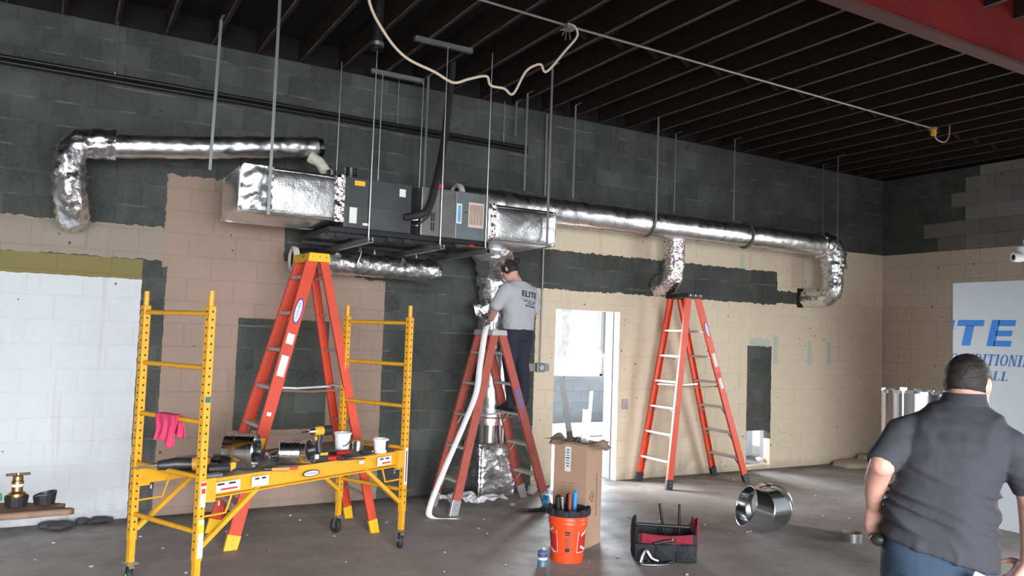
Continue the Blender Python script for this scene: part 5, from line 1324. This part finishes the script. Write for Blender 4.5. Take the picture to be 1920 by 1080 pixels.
def hand(mb, wrist, d, pn, th, s=1.0, curl=.55):
    """palm, four unequal bent fingers and a side thumb; d: towards fingertips, pn: palm side, th: thumb side"""
    w, d, pn, th = Vector(wrist), Vector(d).normalized(), Vector(pn).normalized(), Vector(th).normalized()
    mb.loft([(w - d * .015 * s, th * .026 * s, pn * .019 * s), (w + d * .02 * s, th * .032 * s, pn * .018 * s), (w + d * .06 * s, th * .041 * s, pn * .016 * s), (w + d * .092 * s, th * .040 * s, pn * .013 * s)], 18, 2.4)
    for k, (off, ln) in enumerate(((.030, .072), (.010, .082), (-.010, .076), (-.029, .060))):
        p = w + d * .080 * s + th * off * s; dr_ = d.copy(); pts = [p]; ax = d.cross(pn)
        for j, f in enumerate((.45, .32, .26)):
            dr_ = (Quaternion(ax, curl * (.55 + .35 * j) + .08 * k) @ dr_).normalized(); p = p + dr_ * ln * s * f * 1.05; pts.append(p)
        mb.limb(pts, [.0096 * s, .0092 * s, .0085 * s, .0074 * s], 10)
    p = w + d * .022 * s + th * .026 * s; q = p + (d * .55 + th * .65 + pn * .35).normalized() * .042 * s; r = q + (d * .85 + th * .2 + pn * .45).normalized() * .034 * s
    mb.limb([p, q, r], [.014 * s, .0115 * s, .009 * s], 10)
def head(mb, hc, fw, up, s=1.0):
    """skull, jaw, nose, brow and ears; hc: skull centre"""
    hc, fw, up = Vector(hc), Vector(fw).normalized(), Vector(up).normalized(); rt = fw.cross(up).normalized()
    mb.ell(hc, rt * .077 * s, fw * .095 * s, up * .103 * s, 16, 22)
    mb.ell(hc + fw * .035 * s - up * .062 * s, rt * .058 * s, fw * .060 * s, up * .062 * s, 12, 16)
    mb.limb([hc + fw * .090 * s + up * .012 * s, hc + fw * .108 * s - up * .028 * s], [.008 * s, .014 * s], 10)
    mb.ell(hc + fw * .085 * s + up * .022 * s, rt * .05 * s, fw * .016 * s, up * .012 * s, 8, 12)
    mb.ell(hc + fw * .088 * s - up * .066 * s, rt * .026 * s, fw * .012 * s, up * .010 * s, 8, 12)
    for sd in (-1, 1): mb.ell(hc + rt * sd * .079 * s - fw * .006 * s - up * .012 * s, rt * .009 * s, fw * .019 * s, up * .032 * s, 8, 12)
    return rt
def eyes(parent, hc, fw, up, s=1.0):
    hc, fw, up = Vector(hc), Vector(fw).normalized(), Vector(up).normalized(); rt = fw.cross(up).normalized()
    for sd in (-1, 1): MB().ell(hc + fw * .086 * s + rt * sd * .031 * s, rt * .013 * s, fw * .012 * s, up * .010 * s, 8, 12).build('eye', M['white_plastic'], parent, True)
def hair_cap(hc, fw, up, s, back=.0, low=-.35, amp=.006, seed=1, front=.55):
    """short hair: a shell over the top, back and sides of the skull"""
    hc, fw, up = Vector(hc), Vector(fw).normalized(), Vector(up).normalized(); rt = fw.cross(up).normalized(); mb = MB(); n, m = 26, 40; vs = []
    for i in range(n + 1):
        for j in range(m):
            an = 2 * PI * j / m; fx, rx = math.cos(an), math.sin(an)
            lim = math.acos(max(-1, min(1, low if fx < .15 else (low + (front - low) * min(1, (fx - .15) / .5)))))
            ph = lim * i / n; sx = math.sin(ph)
            d = fw * (.095 * fx * sx) + rt * (.077 * rx * sx) + up * (.103 * math.cos(ph))
            k = 1.085 - .05 * (i / n) ** 6 + amp * 10 * noise.noise(d * 60 + Vector((seed, 0, 0)))
            vs.append(hc + d * s * k)
    fs = [(i * m + j, i * m + (j + 1) % m, (i + 1) * m + (j + 1) % m, (i + 1) * m + j) for i in range(n) for j in range(m)]
    return mb._add(vs, fs)

# --- the worker on the ladder
WO = Vector((4.035, 6.885, 0)); WR = Vector((.985, .17, 0)).normalized(); WF = Vector((-.17, .985, 0)).normalized(); UP = Vector((0, 0, 1))
def wl(r, f, z): return WR * r + WF * f + UP * (z - .93)
wk = thing('person', 'person in a light grey t-shirt and dark jeans working on the worn ladder', 'person', (WO.x, WO.y, .93))
hfw = (WF * .80 - UP * .55 - WR * .30).normalized(); hup = (UP * .80 + WF * .55).normalized(); hup = (hup - hfw * hup.dot(hfw)).normalized(); hc = wl(-.065, .085, 2.355)
b = MB(); head(b, hc, hfw, hup, .98)
b.limb([wl(-.01, .0, 2.20), wl(-.05, .055, 2.30)], [.060, .054], 16)
b.loft([(wl(0, 0, 1.70), WR * .14, WF * .09), (wl(0, 0, 1.85), WR * .13, WF * .085), (wl(0, 0, 2.05), WR * .15, WF * .09), (wl(-.005, 0, 2.19), WR * .14, WF * .07), (wl(-.01, 0, 2.23), WR * .07, WF * .055)])
b.limb([wl(-.185, 0, 2.155), wl(-.265, .045, 1.955), wl(-.225, .16, 1.85), wl(-.205, .215, 1.815)], [.050, .042, .034, .027], 14)
b.limb([wl(.185, 0, 2.14), wl(.255, .03, 1.935), wl(.20, .15, 1.87), wl(.12, .22, 1.85)], [.050, .042, .034, .027], 14)
hand(b, wl(-.20, .22, 1.812), WF * .55 - UP * .75 + WR * .2, -WF * .2 + WR * .9, WF * .7 + UP * .6, .92, .5)
hand(b, wl(.115, .225, 1.85), WF * .5 - WR * .8 - UP * .2, -UP, WF * .8 + UP * .3, .92, .5)
for sd in (-1, 1):
    b.limb([wl(sd * .085, 0, 1.70), wl(sd * .085 + .005, .02, 1.38), wl(sd * .075 + .01, -.02, 1.02)], [.085, .058, .040], 16)
    b.limb([wl(sd * .075 + .01, -.02, 1.0), wl(sd * .075 + .005, .05, .975)], [.036, .030], 12)
body = link('body', remeshed(b, .0075, 4), M['skin'], wk); eyes(wk, hc, hfw, hup, .98)
def fold_w(p): return .010 * noise.noise(Vector((p.x * 7, p.y * 7, p.z * 12))) + .005 * noise.noise(p * 24)
sb = MB().loft([(wl(.0, .0, 1.745), WR * .175, WF * .118), (wl(.005, .0, 1.82), WR * .178, WF * .118), (wl(.0, 0, 1.95), WR * .182, WF * .115), (wl(0, 0, 2.08), WR * .198, WF * .112), (wl(0, -.005, 2.165), WR * .196, WF * .095), (wl(-.005, 0, 2.215), WR * .13, WF * .075), (wl(-.015, .005, 2.245), WR * .072, WF * .066)], 32, 2.5)
sb.limb([wl(-.165, 0, 2.155), wl(-.225, .018, 2.06), wl(-.262, .035, 1.985)], [.068, .068, .064], 18)
sb.limb([wl(.165, 0, 2.14), wl(.215, .012, 2.05), wl(.245, .022, 1.975)], [.068, .068, .064], 18)
shirt_me = remeshed(sb, .010, 5, fold_w); shirt = link('t_shirt', shirt_me, M['shirt_grey'], wk)
pb = MB().loft([(wl(0, 0, 1.80), WR * .150, WF * .105), (wl(0, -.005, 1.72), WR * .165, WF * .120), (wl(0, -.005, 1.64), WR * .160, WF * .110)])
for sd in (-1, 1): pb.limb([wl(sd * .082, -.005, 1.69), wl(sd * .085 + .005, .015, 1.52), wl(sd * .085 + .005, .02, 1.38), wl(sd * .08 + .008, -.02, 1.20), wl(sd * .075 + .01, -.025, .985)], [.100, .088, .072, .066, .058], 18)
link('jeans', remeshed(pb, .010, 5, lambda p: .008 * noise.noise(Vector((p.x * 8, p.y * 8, p.z * 11)))), M['jeans_dark'], wk)
for sd in (-1, 1):
    x0 = sd * .075 + .008
    MB().loft([(wl(x0, -.085, .965), WR * .020, UP * .025), (wl(x0, -.06, .972), WR * .036, UP * .036), (wl(x0, .0, .975), WR * .040, UP * .040), (wl(x0, .09, .962), WR * .044, UP * .028), (wl(x0, .165, .955), WR * .036, UP * .020), (wl(x0, .19, .950), WR * .018, UP * .012)], 20, 2.6).build('shoe', M['black_plastic'], wk, True)
    MB().box(wl(x0, .05, .9385), (.085, .26, .016), Matrix((WR, WF, UP)).transposed()).build('sole', M['rubber'], wk, True, smooth=False, bevel=.006)
hair_cap(hc, hfw, hup, .99, low=-.62, amp=.010, front=.15).build('hair', M['hair'], wk, True)
MB().ell(hc - hfw * .088 + hup * .055 + WR * .03, WR * .042, hfw * .034, hup * .034, 10, 14).build('hair_bun', M['hair'], wk, True)
# print on the shirt back, wrapped onto the cloth
bvh = BVHTree.FromPolygons([v.co.copy() for v in shirt_me.vertices], [tuple(p.vertices) for p in shirt_me.polygons])
def on_back(px, pz):
    st = wl(px, -.5, pz); loc, nr, i, ds = bvh.ray_cast(st, WF)
    return loc
def back_print(x0, z0, rot=-.10):
    def fn(x, y, z):
        p = on_back(x0 + x - rot * 0 * y, z0 + y + rot * x)
        return (p if p is not None else wl(x0 + x, -.12, z0 + y)) - WF * (.003 + z)
    return fn
def dense(me, cuts=2):
    bm = bmesh.new(); bm.from_mesh(me); bmesh.ops.triangulate(bm, faces=bm.faces); bmesh.ops.subdivide_edges(bm, edges=[e for e in bm.edges if e.calc_length() > .012], cuts=cuts); bm.to_mesh(me); bm.free()
def shirt_text(s, x0, z0, wd, ht, name, bold=.02):
    me = text_mesh(s, width=wd, height=ht, extrude=.0004, bold=bold); dense(me); fn = back_print(x0, z0)
    for v in me.vertices: v.co = fn(*v.co)
    me.materials.clear(); me.materials.append(M['shirt_ink']); return link(name, me, M['shirt_ink'], shirt)
M['shirt_ink'] = mat('navy_print', (.018, .020, .05), .8)
shirt_text('ELITE', .055, 2.105, .215, .060, 'print', .03)
def shirt_bar(x0, x1, z, h):
    fn = back_print(0, z); MB().grid(lambda a, b: fn(x0 + (x1 - x0) * a, (b - .5) * h, 0), 16, 1).build('print_line', M['shirt_ink'], shirt, True)
shirt_bar(-.06, .175, 2.055, .004)
for x0, x1, z, h in ((-.03, .02, 2.038, .010), (.03, .075, 2.036, .010), (.085, .15, 2.034, .010), (.02, .06, 2.016, .009), (.07, .11, 2.014, .009), (-.005, .03, 1.994, .014), (.038, .07, 1.992, .014), (.078, .13, 1.990, .014)): shirt_bar(x0, x1, z, h)

# --- the man walking away at right
MO = Vector((2.90, 1.715, 0)); MF = Vector((.861, .508, 0)).normalized(); MR = Vector((.508, -.861, 0)).normalized()
def ml(r, f, z): return MR * r + MF * f + UP * z
mn = thing('person', 'person in a charcoal work shirt and blue jeans walking away at right', 'person', MO)
hfw = (MF * .86 + MR * .42 - UP * .20).normalized(); hup = (UP * .95 + MF * .25 + MR * .05); hup = (hup - hfw * hup.dot(hfw)).normalized(); hc = ml(.045, .10, 1.570)
b = MB(); head(b, hc, hfw, hup, .98)
b.limb([ml(.02, .02, 1.44), ml(.035, .07, 1.52)], [.072, .066], 18)
b.loft([(ml(-.05, .01, .93), MR * .11, MF * .08), (ml(-.035, .01, 1.10), MR * .12, MF * .085), (ml(-.01, .01, 1.30), MR * .13, MF * .085), (ml(.0, .015, 1.40), MR * .12, MF * .07), (ml(.01, .025, 1.46), MR * .07, MF * .055)])
b.limb([ml(-.14, .0, 1.39), ml(-.210, -.08, 1.30), ml(-.232, -.12, 1.258)], [.052, .050, .047], 18)
b.limb([ml(-.232, -.12, 1.26), ml(-.254, -.06, 1.20), ml(-.268, -.01, 1.13), ml(-.271, .02, 1.08)], [.045, .043, .036, .029], 18)
hand(b, ml(-.272, .03, 1.068), MR * .14 - UP * .98, -MF * .85 + MR * .25, MR * .9 + MF * .25, 1.08, .62)
b.limb([ml(.14, .0, 1.39), ml(.225, .0, 1.24), ml(.242, .01, 1.17)], [.052, .050, .047], 18)
b.limb([ml(.240, .01, 1.19), ml(.248, .05, 1.09), ml(.246, .09, .985), ml(.238, .11, .935)], [.047, .045, .036, .029], 18)
hand(b, ml(.232, .112, .922), -MR * .55 - UP * .75 + MF * .1, -MR * .7 + UP * .6 - MF * .2, MF * .8 + UP * .3, 1.05, .5)
for sd in (-1, 1):
    st = .20 if sd < 0 else -.12
    b.limb([ml(sd * .085 - .06, 0, .90), ml(sd * .09 - .055, st * .45 + .04, .50), ml(sd * .10 - .05, st, .10)], [.075, .058, .042], 16)
    b.limb([ml(sd * .10 - .05, st, .08), ml(sd * .10 - .05, st + .10, .05)], [.038, .030], 12)
link('body', remeshed(b, .0062, 5), M['skin'], mn); eyes(mn, hc, hfw, hup, .98)
def fold_m(p):
    q = Vector((p.dot(MR), p.dot(MF), p.z)); low = max(0, min(1, (1.30 - q.z) / .12)) * max(0, min(1, (q.z - .98) / .06))
    wv = noise.noise(Vector((q.x * 3.2 + 2, q.y * 2, q.z * 21 + q.x * 6))); v2 = noise.noise(Vector((q.x * 8, q.y * 6, q.z * 5 + 9)))
    v3 = noise.noise(Vector((q.x * 5 - q.z * 4, 3, q.z * 9 + q.x * 5)))
    return low * .020 * max(-.3, 1 - abs(wv) * 3.4) * (.55 + .8 * v2) + .007 * v2 + .007 * max(0, 1 - abs(v3) * 4) * (1 - low) + .002 * noise.noise(q * 26)
sb = MB().loft([(ml(-.052, .0, 1.015), MR * .196, MF * .146), (ml(-.048, .0, 1.06), MR * .190, MF * .142), (ml(-.032, .0, 1.16), MR * .174, MF * .132), (ml(-.012, -.005, 1.27), MR * .176, MF * .126), (ml(.0, -.01, 1.36), MR * .185, MF * .112), (ml(.006, .0, 1.415), MR * .176, MF * .094), (ml(.012, .01, 1.455), MR * .142, MF * .080), (ml(.02, .025, 1.487), MR * .098, MF * .070), (ml(.026, .035, 1.507), MR * .068, MF * .066)], 36, 2.25)
hz = lambda r: 1.000 - (r + .24) * .27
for v in sb.v[:36]: v.z = hz(v.dot(MR))
for v in sb.v[36:72]: v.z = max(v.z - .03, hz(v.dot(MR)) + .03)
sb.tube([ml(-.10, .0, 1.415), ml(-.165, -.03, 1.375), ml(-.205, -.07, 1.315), ml(-.238, -.115, 1.255)], [.050, .060, .058, .057], 22)
sb.tube([ml(.10, .0, 1.415), ml(.17, .0, 1.36), ml(.222, .002, 1.26), ml(.240, .004, 1.19)], [.050, .064, .062, .060], 22)
sh = link('work_shirt', remeshed(sb, .0085, 5, fold_m), M['shirt_dark'], mn)
MB().loft([(ml(.024, .030, 1.478), MR * .090, MF * .078), (ml(.027, .034, 1.490), MR * .086, MF * .078), (ml(.031, .046, 1.514), MR * .076, MF * .074), (ml(.034, .054, 1.532), MR * .071, MF * .070)], 30, 2.1).build('collar', M['shirt_dark'], sh, True)
pb = MB().loft([(ml(-.058, .0, 1.03), MR * .160, MF * .112), (ml(-.058, -.005, .96), MR * .176, MF * .130), (ml(-.058, -.005, .86), MR * .178, MF * .130)], 28, 2.5)
for sd in (-1, 1):
    st = .20 if sd < 0 else -.12
    pb.limb([ml(sd * .085 - .058, 0, .90), ml(sd * .09 - .056, st * .25 + .02, .70), ml(sd * .09 - .055, st * .45 + .04, .50), ml(sd * .095 - .05, st * .75, .28), ml(sd * .10 - .05, st, .07)], [.108, .096, .080, .074, .066], 20)
jn = link('jeans', remeshed(pb, .010, 5, lambda p: .010 * noise.noise(Vector((p.x * 6, p.y * 6, p.z * 12)))), M['jeans_blue'], mn)
for sd in (-1, 1):
    st = .20 if sd < 0 else -.12; x0 = sd * .10 - .05
    MB().loft([(ml(x0, st - .10, .045), MR * .025, UP * .030), (ml(x0, st - .06, .055), MR * .040, UP * .045), (ml(x0, st + .03, .055), MR * .044, UP * .050), (ml(x0, st + .12, .042), MR * .048, UP * .032), (ml(x0, st + .19, .036), MR * .038, UP * .024)], 20, 2.6).build('shoe', M['black_plastic'], mn, True)
    MB().box(ml(x0, st + .045, .010), (.095, .30, .020), Matrix((MR, MF, UP)).transposed()).build('sole', M['rubber'], mn, True, smooth=False, bevel=.006)
hair_cap(hc, hfw, hup, .985, low=-.40, amp=.005, seed=9, front=.35).build('hair', M['hair'], mn, True)
MB().loft([(hc + hfw * .055 - hup * .085, MR * .054, MF * .050), (hc + hfw * .065 - hup * .115, MR * .040, MF * .040)], 18).build('beard', mat('brown_beard', (.05, .022, .014), .9), mn, True)
ph = thing('hand_tool_case', 'small dark object held in the walking man\'s left hand', 'phone', MO + ml(-.250, -.035, .940))
MB().ell((0, 0, .022), MR * .030, MF * .020, UP * .024, 10, 16).build('case', M['black_plastic'], ph, True)
wt = thing('white_tag', 'white rounded tag hanging from the walking man\'s back pocket', 'tag', MO + ml(.090, -.162, .868))
MB().box((0, 0, .03), (.075, .010, .045), (Matrix((MR, MF, UP)).transposed()) @ Matrix.Rotation(.35, 3, 'Y')).build('case', M['white_plastic'], wt, True, smooth=False, bevel=.005)
